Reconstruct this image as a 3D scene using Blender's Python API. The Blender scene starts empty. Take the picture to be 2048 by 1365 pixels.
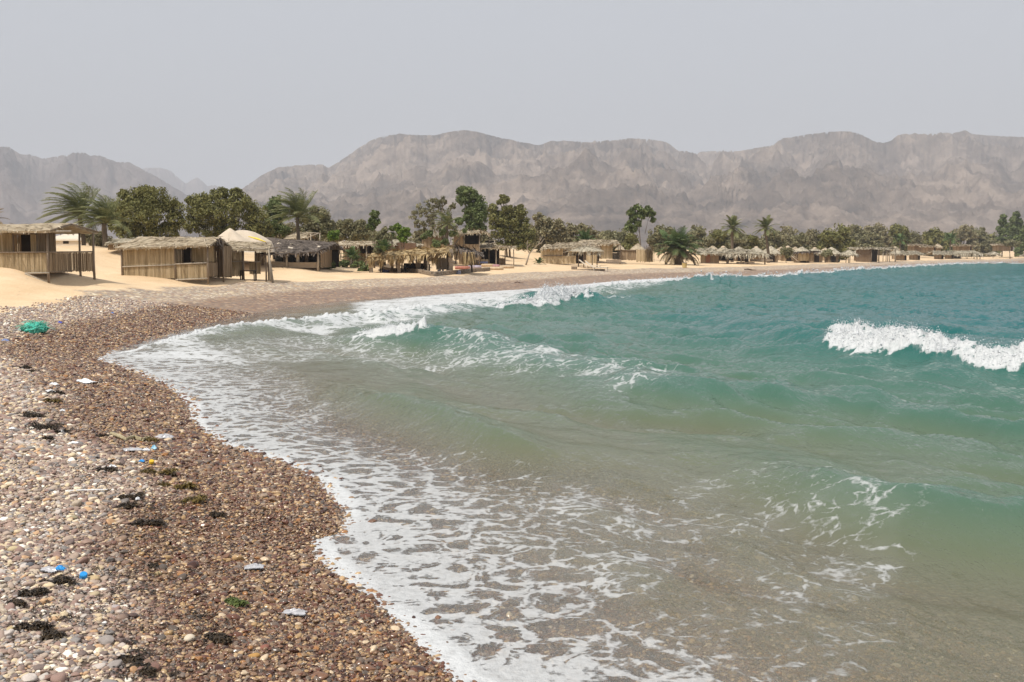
import bpy, math, random
import numpy as np
from mathutils import Vector, Matrix
scene = bpy.context.scene
COL = scene.collection
rnd = random.Random(7)
RS = np.random.RandomState(11)

# ------------------------------------------------------------------ camera, world, sun, exposure
CAMZ = 2.6; F = 2100.0; CX, CY = 1024.0, 682.5
PITCH = math.atan((682.5 - 505.0) / F)
cd = bpy.data.cameras.new('camera'); cam = bpy.data.objects.new('camera', cd); COL.objects.link(cam)
cam.location = (0, 0, CAMZ); cam.rotation_euler = (math.pi / 2 - PITCH, 0, 0)
cd.sensor_width = 36; cd.lens = F / 2048 * 36; cd.clip_start = 0.1; cd.clip_end = 60000
scene.camera = cam

SUN_DIR = Vector((-0.42, -0.45, 1.0)).normalized()
elev = math.asin(SUN_DIR.z); az = math.atan2(SUN_DIR.x, SUN_DIR.y)
w = bpy.data.worlds.new('World'); scene.world = w; w.use_nodes = True
nt = w.node_tree; nt.nodes.clear()
wo = nt.nodes.new('ShaderNodeOutputWorld'); bg = nt.nodes.new('ShaderNodeBackground')
sky = nt.nodes.new('ShaderNodeTexSky'); sky.sky_type = 'NISHITA'; sky.sun_disc = False
sky.sun_elevation = elev; sky.sun_rotation = az
sky.altitude = 0; sky.air_density = 1.0; sky.dust_density = 6.0; sky.ozone_density = 1.5
# dusty air: the Nishita sky is greyed towards a dust colour
hsv = nt.nodes.new('ShaderNodeHueSaturation'); hsv.inputs['Saturation'].default_value = 0.7
mixd = nt.nodes.new('ShaderNodeMix'); mixd.data_type = 'RGBA'; mixd.blend_type = 'MIX'
mixd.inputs['Factor'].default_value = 0.66
mixd.inputs[7].default_value = (7.9, 8.15, 8.65, 1)
nt.links.new(sky.outputs[0], hsv.inputs['Color']); nt.links.new(hsv.outputs[0], mixd.inputs[6])
nt.links.new(mixd.outputs[2], bg.inputs['Color']); bg.inputs['Strength'].default_value = 0.1
nt.links.new(bg.outputs[0], wo.inputs['Surface'])

sd = bpy.data.lights.new('sun', 'SUN'); sd.energy = 4.0; sd.angle = math.radians(0.6); sd.color = (1.0, 0.945, 0.86)
sun = bpy.data.objects.new('sun', sd); COL.objects.link(sun); sun.location = (-30, -30, 60)
sun.rotation_euler = SUN_DIR.to_track_quat('Z', 'Y').to_euler()
scene.view_settings.view_transform = 'Standard'; scene.view_settings.look = 'None'
scene.view_settings.exposure = 0.0; scene.view_settings.gamma = 1.0; scene.view_settings.use_curve_mapping = False
scene.cycles.max_bounces = 8; scene.cycles.transparent_max_bounces = 12; scene.cycles.volume_bounces = 0
scene.cycles.caustics_reflective = False; scene.cycles.caustics_refractive = False

# ------------------------------------------------------------------ photograph geometry helpers
CT, ST = math.cos(PITCH), math.sin(PITCH)
def ray(px, py):
    a = (px - CX) / F; zc = -(py - CY) / F
    return a, CT + ST * zc, -ST + CT * zc
def onplane(px, py, z=0.0):
    a, b, c = ray(px, py); t = (z - CAMZ) / c
    return a * t, b * t
def wx(px, py, Y):
    a, b, c = ray(px, py); return a / b * Y
def wz(py, Y):
    a, b, c = ray(0, py); return CAMZ + c / b * Y

# ------------------------------------------------------------------ numpy noise
def _hash(ix, iy, seed):
    h = (ix.astype(np.int64) * 374761393 + iy.astype(np.int64) * 668265263 + seed * 1442695041) & 0xFFFFFFFF
    h = ((h ^ (h >> 13)) * 1274126177) & 0xFFFFFFFF
    return ((h ^ (h >> 16)) & 0xFFFFFF) / float(0xFFFFFF)
def perlin(x, y, seed=0):
    x = np.asarray(x, float); y = np.asarray(y, float)
    ix = np.floor(x); iy = np.floor(y); fx = x - ix; fy = y - iy
    u = fx * fx * fx * (fx * (fx * 6 - 15) + 10); v = fy * fy * fy * (fy * (fy * 6 - 15) + 10)
    def g(ax, ay, dx, dy):
        t = _hash(ax, ay, seed) * 2 * np.pi
        return np.cos(t) * dx + np.sin(t) * dy
    n00 = g(ix, iy, fx, fy); n10 = g(ix + 1, iy, fx - 1, fy)
    n01 = g(ix, iy + 1, fx, fy - 1); n11 = g(ix + 1, iy + 1, fx - 1, fy - 1)
    return 1.5 * ((n00 * (1 - u) + n10 * u) * (1 - v) + (n01 * (1 - u) + n11 * u) * v)
def fbm(x, y, seed=0, octv=4, gain=0.5):
    s = 0; a = 1; n = 0
    for i in range(octv):
        s = s + a * perlin(x * 2 ** i, y * 2 ** i, seed + i * 17); n += a; a *= gain
    return s / n
def ridged(x, y, seed=0, octv=5, gain=0.5):
    s = 0; a = 1; n = 0
    for i in range(octv):
        r = 1 - np.abs(perlin(x * 2.03 ** i, y * 2.03 ** i, seed + i * 31)); s = s + a * r * r; n += a; a *= gain
    return s / n
def sstep(a, b, x):
    t = np.clip((x - a) / (b - a), 0, 1); return t * t * (3 - 2 * t)

# ------------------------------------------------------------------ mesh / object helpers
def link(o, parent=None):
    COL.objects.link(o)
    if parent is not None: o.parent = parent
    return o
def tag(o, label=None, cat=None, group=None, kind=None):
    if label: o['label'] = label
    if cat: o['category'] = cat
    if group: o['group'] = group
    if kind: o['kind'] = kind
    return o
def empty(name, loc, label, cat, group=None, rz=0.0):
    o = bpy.data.objects.new(name, None); o.location = loc; o.rotation_euler = (0, 0, rz)
    o.empty_display_size = 0.2
    link(o); return tag(o, label, cat, group)
def np_mesh(name, V, faces, smooth=False):
    """V (n,3); faces (m,k) array"""
    V = np.asarray(V, np.float32); faces = np.asarray(faces, np.int32)
    me = bpy.data.meshes.new(name); k = faces.shape[1]
    me.vertices.add(len(V)); me.vertices.foreach_set('co', V.ravel())
    me.loops.add(faces.size); me.loops.foreach_set('vertex_index', faces.ravel())
    me.polygons.add(len(faces)); me.polygons.foreach_set('loop_start', np.arange(0, faces.size, k, dtype=np.int32))
    me.polygons.foreach_set('loop_total', np.full(len(faces), k, np.int32))
    me.polygons.foreach_set('use_smooth', np.full(len(faces), smooth, bool))
    me.update(calc_edges=True); me.validate(clean_customdata=False); return me
def fattr(me, name, vals):
    a = me.attributes.new(name, 'FLOAT', 'POINT'); a.data.foreach_set('value', np.asarray(vals, np.float32).ravel())
def mobj(name, me, mat=None, parent=None, kind=None):
    if mat is not None and len(me.materials) == 0: me.materials.append(mat)
    o = bpy.data.objects.new(name, me); link(o, parent)
    if kind: o['kind'] = kind
    return o
def grid_faces(nr, nc, mask=None):
    i = np.arange(nr - 1)[:, None] * nc + np.arange(nc - 1)[None, :]
    f = np.stack([i, i + 1, i + nc + 1, i + nc], -1).reshape(-1, 4)
    if mask is not None: f = f[mask.reshape(-1)]
    return f
class MB:
    """collects boxes, tubes, quads, and links them as ONE mesh object"""
    def __init__(s): s.v = []; s.f = []
    def add(s, vs, fs):
        b = len(s.v); s.v += [tuple(v) for v in vs]; s.f += [tuple(b + i for i in f) for f in fs]
    def box(s, x0, x1, y0, y1, z0, z1, M=None):
        vs = [Vector((x, y, z)) for z in (z0, z1) for y in (y0, y1) for x in (x0, x1)]
        if M is not None: vs = [M @ v for v in vs]
        s.add(vs, [(0, 2, 3, 1), (4, 5, 7, 6), (0, 1, 5, 4), (2, 6, 7, 3), (0, 4, 6, 2), (1, 3, 7, 5)])
    def tube(s, pts, rads, n=7, cap=True):
        pts = [Vector(p) for p in pts]; rings = []
        for i, p in enumerate(pts):
            d = (pts[min(i + 1, len(pts) - 1)] - pts[max(i - 1, 0)]).normalized()
            a = d.cross(Vector((0, 0, 1)) if abs(d.z) < .9 else Vector((1, 0, 0))).normalized(); b = d.cross(a)
            r = rads[i] if isinstance(rads, (list, tuple)) else rads
            rings.append([p + (a * math.cos(2 * math.pi * k / n) + b * math.sin(2 * math.pi * k / n)) * r for k in range(n)])
        vs = [v for r in rings for v in r]; fs = []
        for i in range(len(pts) - 1):
            for k in range(n):
                fs.append((i * n + k, i * n + (k + 1) % n, (i + 1) * n + (k + 1) % n, (i + 1) * n + k))
        if cap: fs += [tuple(reversed(range(n))), tuple(range((len(pts) - 1) * n, len(pts) * n))]
        s.add(vs, fs)
    def build(s, name, mat, parent=None, smooth=False, kind=None):
        me = bpy.data.meshes.new(name); me.from_pydata(s.v, [], s.f); me.update()
        if smooth: me.polygons.foreach_set('use_smooth', [True] * len(me.polygons))
        return mobj(name, me, mat, parent, kind)

# ------------------------------------------------------------------ materials
def newmat(name):
    m = bpy.data.materials.new(name); m.use_nodes = True; t = m.node_tree
    for n in list(t.nodes): t.nodes.remove(n)
    out = t.nodes.new('ShaderNodeOutputMaterial'); return m, t, out
def nmat(name, cols, scale=3.0, stretch=(1, 1, 1), rough=0.9, bump=0.3, dist=0.02, detail=6.0, spread=(0.3, 0.7), island=0.0, spec=0.3, trans=0.0):
    """noise-ramped principled material on object coordinates"""
    m, t, out = newmat(name); L = t.links.new
    p = t.nodes.new('ShaderNodeBsdfPrincipled'); p.inputs['Roughness'].default_value = rough
    p.inputs['Specular IOR Level'].default_value = spec
    tc = t.nodes.new('ShaderNodeTexCoord'); mp = t.nodes.new('ShaderNodeMapping'); mp.inputs['Scale'].default_value = stretch
    L(tc.outputs['Object'], mp.inputs['Vector'])
    n = t.nodes.new('ShaderNodeTexNoise'); n.inputs['Scale'].default_value = scale; n.inputs['Detail'].default_value = detail
    n.inputs['Roughness'].default_value = 0.62
    L(mp.outputs[0], n.inputs['Vector'])
    r = t.nodes.new('ShaderNodeValToRGB'); r.color_ramp.elements[0].position = spread[0]; r.color_ramp.elements[1].position = spread[1]
    r.color_ramp.elements[0].color = (*cols[0], 1); r.color_ramp.elements[1].color = (*cols[-1], 1)
    for i, c in enumerate(cols[1:-1]):
        e = r.color_ramp.elements.new(spread[0] + (spread[1] - spread[0]) * (i + 1) / (len(cols) - 1)); e.color = (*c, 1)
    fac = n.outputs[0]
    if island > 0:
        g = t.nodes.new('ShaderNodeNewGeometry'); a = t.nodes.new('ShaderNodeMath'); a.operation = 'MULTIPLY_ADD'
        L(g.outputs['Random Per Island'], a.inputs[0]); a.inputs[1].default_value = island; 
        b = t.nodes.new('ShaderNodeMath'); b.operation = 'SUBTRACT'; L(n.outputs[0], b.inputs[0]); b.inputs[1].default_value = island * 0.5
        L(b.outputs[0], a.inputs[2]); fac = a.outputs[0]
    L(fac, r.inputs[0]); L(r.outputs[0], p.inputs['Base Color'])
    if bump > 0:
        bn = t.nodes.new('ShaderNodeBump'); bn.inputs['Strength'].default_value = bump; bn.inputs['Distance'].default_value = dist
        L(n.outputs[0], bn.inputs['Height']); L(bn.outputs[0], p.inputs['Normal'])
    if trans > 0:
        tl = t.nodes.new('ShaderNodeBsdfTranslucent'); L(r.outputs[0], tl.inputs['Color'])
        mx = t.nodes.new('ShaderNodeMixShader'); mx.inputs[0].default_value = trans
        L(p.outputs[0], mx.inputs[1]); L(tl.outputs[0], mx.inputs[2]); L(mx.outputs[0], out.inputs[0])
    else: L(p.outputs[0], out.inputs[0])
    return m
# ------------------------------------------------------------------ shoreline and ground shape
SHPX = [(925, 1365), (860, 1300), (790, 1235), (740, 1190), (680, 1150), (640, 1118), (632, 1085), (690, 1068), (697, 1030), (640, 965), (590, 935),
        (520, 912), (440, 888), (385, 845), (378, 812), (330, 772), (240, 736), (192, 720), (225, 700), (290, 678), (390, 652), (500, 628), (600, 612),
        (700, 602), (830, 593), (960, 585), (1060, 578), (1160, 570), (1240, 562), (1330, 557), (1430, 554), (1550, 550), (1650, 545), (1720, 541), (1800, 536),
        (1870, 532), (1960, 528), (2048, 526)]
SH = [(300, -260), (60, -42), (20, -13), (8, -3.2), (4, 1.2), (1.7, 4.0)] + [onplane(*p) for p in SHPX] + [(230, 430), (520, 800), (1500, 1900), (6000, 5000)]
SH = np.array(SH)
def seg_dist(x, y, P):
    best = np.full(x.shape, 1e18)
    for i in range(len(P) - 1):
        ax, ay = P[i]; bx, by = P[i + 1]; dx, dy = bx - ax, by - ay
        t = np.clip(((x - ax) * dx + (y - ay) * dy) / (dx * dx + dy * dy), 0, 1)
        d = (x - ax - t * dx) ** 2 + (y - ay - t * dy) ** 2
        best = np.minimum(best, d)
    return np.sqrt(best)
LANDPOLY = np.array(list(map(tuple, SH)) + [(6000, 12000), (-12000, 12000), (-12000, -3000), (300, -3000)])
def inland(x, y):
    P = LANDPOLY; c = np.zeros(x.shape, bool); j = len(P) - 1
    for i in range(len(P)):
        xi, yi = P[i]; xj, yj = P[j]
        if yi != yj:
            hit = ((yi > y) != (yj > y)) & (x < (xj - xi) * (y - yi) / (yj - yi) + xi); c ^= hit
        j = i
    return c
def shore_s(x, y):
    """signed distance to the waterline, + on land"""
    d = seg_dist(x, y, SH); return np.where(inland(x, y), d, -d)
BUMPS = [ # u, Y, height, rx, ry : dunes and hollows standing where the photograph shows them
    (20, 46.5, 1.05, 4.2, 5.0), (300, 59, 0.42, 6.5, 4.5), (118, 45.8, -0.42, 1.3, 1.6), (410, 57.0, -0.22, 1.6, 2.2)]
def ground_s(x, y, s):
    r = np.hypot(x, y)
    near = np.where(s > 0, 0.155 * s, 0.10 * s)
    up = 0.155 * s
    z = np.where(s > 0, 1.12 * (1 - np.exp(-np.maximum(s, 0) * 0.155 / 1.12 * 1.15)), 0)
    n1 = fbm(x / 14, y / 14, 3, 3); n2 = fbm(x / 4.0, y / 4.0, 9, 3); n3 = fbm(x / 1.1, y / 1.1, 19, 3)
    far = sstep(25, 65, y)
    d0 = 11.5 + 0.045 * np.clip(y, 0, 400)
    dune = sstep(d0, d0 + 13 + 0.05 * np.clip(y, 0, 400), s + 5 * n1 * far) * (1.82 + 0.35 * n1) * sstep(20, 50, y)
    dune = dune + sstep(60, 400, s) * 1.4
    z = z + dune * 1.0
    z = z + sstep(3, 14, s) * (0.12 * n1 + 0.05 * n2) + sstep(1.0, 4.0, s) * 0.035 * n2 + sstep(0.2, 2, s) * 0.014 * n3
    # beach berm of thrown-up gravel
    for (u, Y, h, rx, ry) in BUMPS:
        X = wx(u, 560, Y); z = z + h * np.exp(-((x - X) / rx) ** 2 - ((y - Y) / ry) ** 2)
    sea = -np.minimum(0.085 * -np.minimum(s, 0) + 0.02 * n2 * sstep(0, -2, s), 6.0)
    sea = sea - 2.0 * sstep(-14, -60, s) + 0.09 * sstep(60, 110, y) * np.maximum(np.minimum(s, 0), -25)
    return np.where(s > 0, z, sea)
def ground(x, y):
    x = np.atleast_1d(np.asarray(x, float)); y = np.atleast_1d(np.asarray(y, float))
    return ground_s(x, y, shore_s(x, y))
def g1(x, y): return float(ground(x, y)[0])
def groundY(px, py, y0=3.0, y1=900.0):
    """distance at which the view through a pixel meets the ground"""
    Y = np.exp(np.linspace(math.log(y0), math.log(y1), 1500)); a, b, c = ray(px, py)
    X = a / b * Y; Z = CAMZ + c / b * Y; g = ground(X, Y); k = np.argmax(Z <= g)
    if Z[k] > g[k]: return None
    return float(Y[k])
def onground(px, py):
    Y = groundY(px, py); X = wx(px, py, Y); return X, Y, g1(X, Y)

# ------------------------------------------------------------------ pebble and ground materials
PEB = [(0.0, (0.07, 0.035, 0.03)), (0.08, (0.17, 0.085, 0.065)), (0.20, (0.24, 0.15, 0.115)), (0.32, (0.30, 0.22, 0.17)), (0.44, (0.13, 0.12, 0.12)), (0.50, (0.21, 0.185, 0.18)),
       (0.58, (0.34, 0.27, 0.20)), (0.67, (0.50, 0.39, 0.24)), (0.74, (0.20, 0.13, 0.10)), (0.83, (0.42, 0.24, 0.11)), (0.87, (0.40, 0.35, 0.32)), (0.92, (0.60, 0.50, 0.36)), (0.965, (0.74, 0.70, 0.62))]
def ramp(t, stops, interp='LINEAR'):
    r = t.nodes.new('ShaderNodeValToRGB'); cr = r.color_ramp; cr.interpolation = interp
    cr.elements[0].position = stops[0][0]; cr.elements[0].color = (*stops[0][1], 1)
    cr.elements[1].position = stops[-1][0]; cr.elements[1].color = (*stops[-1][1], 1)
    for p, c in stops[1:-1]:
        e = cr.elements.new(p); e.color = (*c, 1)
    return r
def math_(t, op, a, b=None, c=None, clamp=False):
    n = t.nodes.new('ShaderNodeMath'); n.operation = op; n.use_clamp = clamp
    for i, v in enumerate((a, b, c)):
        if v is None: continue
        if isinstance(v, (int, float)): n.inputs[i].default_value = v
        else: t.links.new(v, n.inputs[i])
    return n.outputs[0]
def mixc(t, f, a, b, blend='MIX'):
    n = t.nodes.new('ShaderNodeMix'); n.data_type = 'RGBA'; n.blend_type = blend
    for i, v in ((0, f), (6, a), (7, b)):
        if isinstance(v, (int, float)): n.inputs[i].default_value = v
        elif isinstance(v, tuple): n.inputs[i].default_value = (*v, 1)
        else: t.links.new(v, n.inputs[i])
    return n.outputs[2]
def noise(t, vec, scale, detail=4.0, rough=0.55):
    n = t.nodes.new('ShaderNodeTexNoise'); n.inputs['Scale'].default_value = scale; n.inputs['Detail'].default_value = detail; n.inputs['Roughness'].default_value = rough
    if vec is not None: t.links.new(vec, n.inputs['Vector'])
    return n.outputs[0]
def attr(t, name, typ='GEOMETRY'):
    a = t.nodes.new('ShaderNodeAttribute'); a.attribute_name = name; a.attribute_type = typ; return a.outputs['Fac']

def pebble_material():
    m, t, out = newmat('pebble'); L = t.links.new
    p = t.nodes.new('ShaderNodeBsdfPrincipled'); oi = t.nodes.new('ShaderNodeObjectInfo')
    rr = ramp(t, PEB, 'CONSTANT'); 
    L(attr(t, 'tone', 'INSTANCER'), rr.inputs[0])
    tc = t.nodes.new('ShaderNodeTexCoord'); nz = noise(t, tc.outputs['Object'], 2.0, 3)
    sp = mixc(t, 0.35, rr.outputs[0], math_(t, 'MULTIPLY', nz, 0.9), 'OVERLAY')
    wet = attr(t, 'wet', 'INSTANCER')
    wetc = mixc(t, 1.0, sp, (0.82, 0.68, 0.52), 'MULTIPLY')
    dry = mixc(t, 0.22, mixc(t, 1.0, sp, (1.36, 1.37, 1.34), 'MULTIPLY'), (0.50, 0.455, 0.40))
    L(mixc(t, wet, dry, wetc), p.inputs['Base Color'])
    L(math_(t, 'MULTIPLY_ADD', wet, -0.62, 0.85), p.inputs['Roughness'])
    L(p.outputs[0], out.inputs[0]); return m
MP = pebble_material()

def ground_material():
    m, t, out = newmat('beach'); L = t.links.new
    p = t.nodes.new('ShaderNodeBsdfPrincipled'); tc = t.nodes.new('ShaderNodeTexCoord'); P = tc.outputs['Object']
    sand = attr(t, 'sand'); wet = attr(t, 'wet'); near = attr(t, 'near')
    # pebble cells
    def cells(scale):
        v = t.nodes.new('ShaderNodeTexVoronoi'); v.inputs['Scale'].default_value = scale; v.inputs['Randomness'].default_value = 1.0
        L(P, v.inputs['Vector']); sx = t.nodes.new('ShaderNodeSeparateColor'); L(v.outputs['Color'], sx.inputs[0])
        return sx.outputs[0], v.outputs['Distance']
    c1, d1 = cells(26.0); c2, d2 = cells(7.5)
    r1 = ramp(t, PEB, 'CONSTANT'); L(c1, r1.inputs[0]); r2 = ramp(t, PEB, 'CONSTANT'); L(c2, r2.inputs[0])
    farf = attr(t, 'far')
    peb = mixc(t, farf, r1.outputs[0], r2.outputs[0])
    dry = mixc(t, 0.30, mixc(t, 1.0, peb, (1.25, 1.26, 1.14), 'MULTIPLY'), (0.44, 0.39, 0.315))
    patch = noise(t, P, 0.35, 5)
    dry = mixc(t, math_(t, 'MULTIPLY_ADD', patch, 1.6, -0.5, True), dry, mixc(t, 0.5, dry, (0.40, 0.30, 0.225)))
    wetc = mixc(t, 0.35, mixc(t, 1.0, peb, (0.86, 0.66, 0.5), 'MULTIPLY'), mixc(t, farf, (0.17, 0.12, 0.085), (0.26, 0.205, 0.145)))
    grav = mixc(t, wet, dry, wetc)
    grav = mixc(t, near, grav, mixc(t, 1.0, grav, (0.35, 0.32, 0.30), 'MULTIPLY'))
    sn = noise(t, P, 0.5, 8, 0.6); sn2 = noise(t, P, 14.0, 4)
    sr = ramp(t, [(0.3, (0.60, 0.43, 0.255)), (0.55, (0.68, 0.505, 0.315)), (0.75, (0.74, 0.58, 0.39))]); L(sn, sr.inputs[0])
    sandc = mixc(t, 0.25, sr.outputs[0], sn2, 'OVERLAY')
    # scattered stones and grit on the sand
    v3 = t.nodes.new('ShaderNodeTexVoronoi'); v3.inputs['Scale'].default_value = 4.5; L(P, v3.inputs['Vector'])
    grit = math_(t, 'MULTIPLY', math_(t, 'LESS_THAN', v3.outputs['Distance'], 0.22), math_(t, 'GREATER_THAN', noise(t, P, 0.9, 6, .7), 0.56))
    sandc = mixc(t, math_(t, 'MULTIPLY', grit, 0.55), sandc, (0.27, 0.21, 0.16))
    edge = math_(t, 'ADD', sand, math_(t, 'MULTIPLY_ADD', noise(t, P, 0.7, 8, 0.7), 1.3, -0.65))
    sf = math_(t, 'MULTIPLY_ADD', edge, 4.0, -1.5, True)
    col = mixc(t, sf, grav, sandc)
    L(col, p.inputs['Base Color'])
    L(math_(t, 'MULTIPLY_ADD', wet, -0.5, 0.95), p.inputs['Roughness']); p.inputs['Specular IOR Level'].default_value = 0.35
    bm = t.nodes.new('ShaderNodeBump'); bm.inputs['Distance'].default_value = 0.02
    L(math_(t, 'MULTIPLY_ADD', sf, -0.55, 0.8), bm.inputs['Strength'])
    hh = math_(t, 'ADD', math_(t, 'MULTIPLY', math_(t, 'MULTIPLY', mixv(t, farf, d1, d2), -1.0), math_(t, 'SUBTRACT', 1.0, sf)), math_(t, 'MULTIPLY', sn2, 0.5))
    L(hh, bm.inputs['Height']); L(bm.outputs[0], p.inputs['Normal']); L(p.outputs[0], out.inputs[0]); return m
def mixv(t, f, a, b):
    n = t.nodes.new('ShaderNodeMix'); n.data_type = 'FLOAT'
    for i, v in ((0, f), (2, a), (3, b)):
        if isinstance(v, (int, float)): n.inputs[i].default_value = v
        else: t.links.new(v, n.inputs[i])
    return n.outputs[0]

def wetness(x, y, s):
    W = 1.5 + 0.034 * np.clip(y, 0, 45) + 0.5 * fbm(x / 1.3, y / 1.3, 41, 3)
    return 1 - sstep(W * 0.8, W * 1.25, s)

def sand_amount(x, y, s):
    lo = np.interp(y, [38, 70], [4.4, 6.3]); return sstep(0, 2.6, s - lo + 1.9 * fbm(x / 6, y / 3.0, 5, 3))
def build_ground():
    b = np.concatenate([np.linspace(-100, -30, 60, endpoint=False), np.linspace(-30, 30, 400, endpoint=False), np.linspace(30, 100, 60)])
    b = np.radians(b)
    rr = np.exp(np.concatenate([np.linspace(math.log(0.4), math.log(4), 30, endpoint=False), np.linspace(math.log(4), math.log(260), 340, endpoint=False), np.linspace(math.log(260), math.log(4200), 70)]))
    R, B = np.meshgrid(rr, b, indexing='ij'); X = R * np.sin(B); Y = R * np.cos(B)
    S = shore_s(X, Y); Z = ground_s(X, Y, S)
    V = np.stack([X, Y, Z], -1).reshape(-1, 3)
    me = np_mesh('beach', V, grid_faces(len(rr), len(b)), True)
    x, y, s = V[:, 0], V[:, 1], S.ravel()
    sand = sand_amount(x, y, s) 
    sand = np.maximum(sand, 0.9 * sstep(-6, -14, s))   # the sea floor turns to sand
    fattr(me, 'sand', sand); fattr(me, 'wet', wetness(x, y, s)); fattr(me, 'far', sstep(20, 45, np.hypot(x, y)))
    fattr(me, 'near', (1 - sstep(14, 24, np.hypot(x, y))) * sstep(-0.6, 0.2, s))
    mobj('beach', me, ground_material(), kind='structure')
build_ground()

# ------------------------------------------------------------------ mountains
def mountain_material(name, c0, c1, c2):
    m, t, out = newmat(name); L = t.links.new
    p = t.nodes.new('ShaderNodeBsdfPrincipled'); p.inputs['Roughness'].default_value = 1; p.inputs['Specular IOR Level'].default_value = 0.05
    tc = t.nodes.new('ShaderNodeTexCoord'); P = tc.outputs['Object']
    n1 = noise(t, P, 0.0022, 9, 0.62); n2 = noise(t, P, 0.014, 10, 0.72)
    r = ramp(t, [(0.38, c0), (0.5, c1), (0.60, c2)]); L(math_(t, 'MULTIPLY_ADD', n2, 0.5, math_(t, 'MULTIPLY', n1, 0.5)), r.inputs[0])
    gul = attr(t, 'gully')
    L(mixc(t, math_(t, 'MULTIPLY', gul, 0.35), r.outputs[0], (0.50, 0.40, 0.33)), p.inputs['Base Color'])
    bm = t.nodes.new('ShaderNodeBump'); bm.inputs['Distance'].default_value = 30; bm.inputs['Strength'].default_value = 0.9
    L(n2, bm.inputs['Height']); L(bm.outputs[0], p.inputs['Normal']); L(p.outputs[0], out.inputs[0]); return m
def build_mountain(sil, R0, R1, seed, mat, foot=500, nb=620, nr=150):
    us = np.linspace(sil[0][0], sil[-1][0], nb); vs = np.interp(us, [p[0] for p in sil], [p[1] for p in sil])
    kern = np.array([1, 2, 1.]); kern /= kern.sum(); vs = np.convolve(np.pad(vs, 1, 'edge'), kern, 'valid')
    vs = vs + 1.6 * fbm(us / 14.0, us * 0, seed + 5, 4)
    tb = (us - CX) / F                                   # x/y
    te = np.array([(wz(v, 1.0) - CAMZ) for v in vs])     # z/y at the ridge
    Yr = np.linspace(0, 1, nr)
    Yc = R0 + (R1 - R0) * (0.85 + 0.3 * fbm(us / 260, us * 0 + 3.3, seed, 3)); 
    T, _ = np.meshgrid(Yr, us, indexing='ij'); YY = R0 + (Yc[None] - R0) * T * 1.15
    XX = tb[None] * YY
    env = np.clip(T / 0.87, 0, 1) ** 1.15; env = np.where(T > 0.87, 1 - ((T - 0.87) / 0.13) ** 2 * 0.5, env)
    H = (te * Yc)[None]
    wxp = fbm(XX / 900, YY / 900, seed + 70, 4) * 500
    rg = ridged((XX + wxp) / 420, (YY + wxp) / 800, seed + 20, 8, 0.62)
    bigr = ridged((XX - wxp) / 1300, (YY) / 1500, seed + 40, 4, 0.5)
    h = H * (env * (0.34 + 0.50 * rg + 0.26 * bigr) - 0.0)
    h = h + (60 * (ridged((XX + wxp * .5) / 210, (YY + wxp * .5) / 260, seed + 56, 5, 0.6) - .5) + 14 * fbm(XX / 45, YY / 45, seed + 55, 4)) * np.clip(T * 4, 0, 1)
    ratio = (h - CAMZ) / YY
    mx = ratio.max(0); k = te / mx
    kk = np.convolve(np.pad(k, 4, 'edge'), np.ones(9) / 9, 'valid')
    Z = h * kk[None]
    fine = (te / (((Z - CAMZ) / YY).max(0)))            # restore the skyline notches near the top only
    Z = Z * (1 + (fine[None] - 1) * sstep(0.35, 0.9, T))
    Z = Z - 4 * (1 - np.clip(T * 6, 0, 1)) * 2
    me = np_mesh('mountain', np.stack([XX, YY, Z], -1).reshape(-1, 3), grid_faces(nr, nb), True)
    gl = sstep(0.52, 0.32, rg) * sstep(0.40, 0.6, fbm(XX / 700, YY / 700, seed + 90, 3) * 0.5 + 0.5)
    fattr(me, 'gully', gl); o = mobj('mountain', me, mat, kind='structure'); return o
SIL_MAIN = [(250, 500), (380, 440), (440, 408), (485, 380), (530, 350), (560, 335), (600, 331), (650, 329), (660, 337), (690, 318), (720, 297), (745, 281), (770, 272), (800, 268), (830, 270), (870, 271), (900, 264), (930, 260), (955, 264), (985, 272), (1020, 280),
            (1060, 288), (1080, 291), (1100, 282), (1130, 282), (1180, 284), (1230, 280), (1260, 277), (1300, 279), (1330, 285), (1350, 300), (1365, 303), (1390, 308), (1400, 303), (1440, 302), (1470, 303), (1510, 296), (1540, 291), (1555, 277), (1580, 274),
            (1610, 269), (1650, 264), (1690, 263), (1715, 270), (1745, 286), (1770, 285), (1785, 270), (1820, 267), (1850, 270), (1870, 266), (1900, 266), (1920, 260), (1930, 268), (1960, 271), (2000, 273), (2048, 275), (2200, 285), (2500, 270), (2900, 300), (3300, 330)]
SIL_LEFT = [(-900, 320), (-500, 300), (-200, 310), (-60, 285), (0, 292), (30, 293), (50, 309), (75, 310), (95, 318), (130, 312), (170, 305), (190, 311), (215, 313), (240, 325), (265, 324), (285, 335), (310, 348), (350, 372), (385, 395), (430, 415), (520, 450)]
SIL_FAR = [(220, 380), (280, 342), (300, 336), (330, 336), (350, 343), (365, 358), (378, 368), (390, 360), (400, 355), (410, 362), (420, 373), (436, 370), (446, 377), (470, 395), (540, 430)]
MM = mountain_material('mountain_rock', (0.065, 0.053, 0.047), (0.205, 0.158, 0.126), (0.40, 0.315, 0.25))
ML = mountain_material('mountain_rock_dark', (0.10, 0.08, 0.075), (0.19, 0.15, 0.135), (0.27, 0.22, 0.195))
tag(build_mountain(SIL_MAIN, 1500, 4000, 100, MM, nb=1050, nr=160), 'long hazy pink-brown rock range filling the middle and right skyline')
tag(build_mountain(SIL_LEFT, 2300, 4300, 200, ML, nb=420, nr=100), 'dark hazy mountain range on the left skyline')
tag(build_mountain(SIL_FAR, 5000, 6800, 300, ML, nb=200, nr=60), 'pale farthest peaks in the gap between the two ranges')

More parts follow.
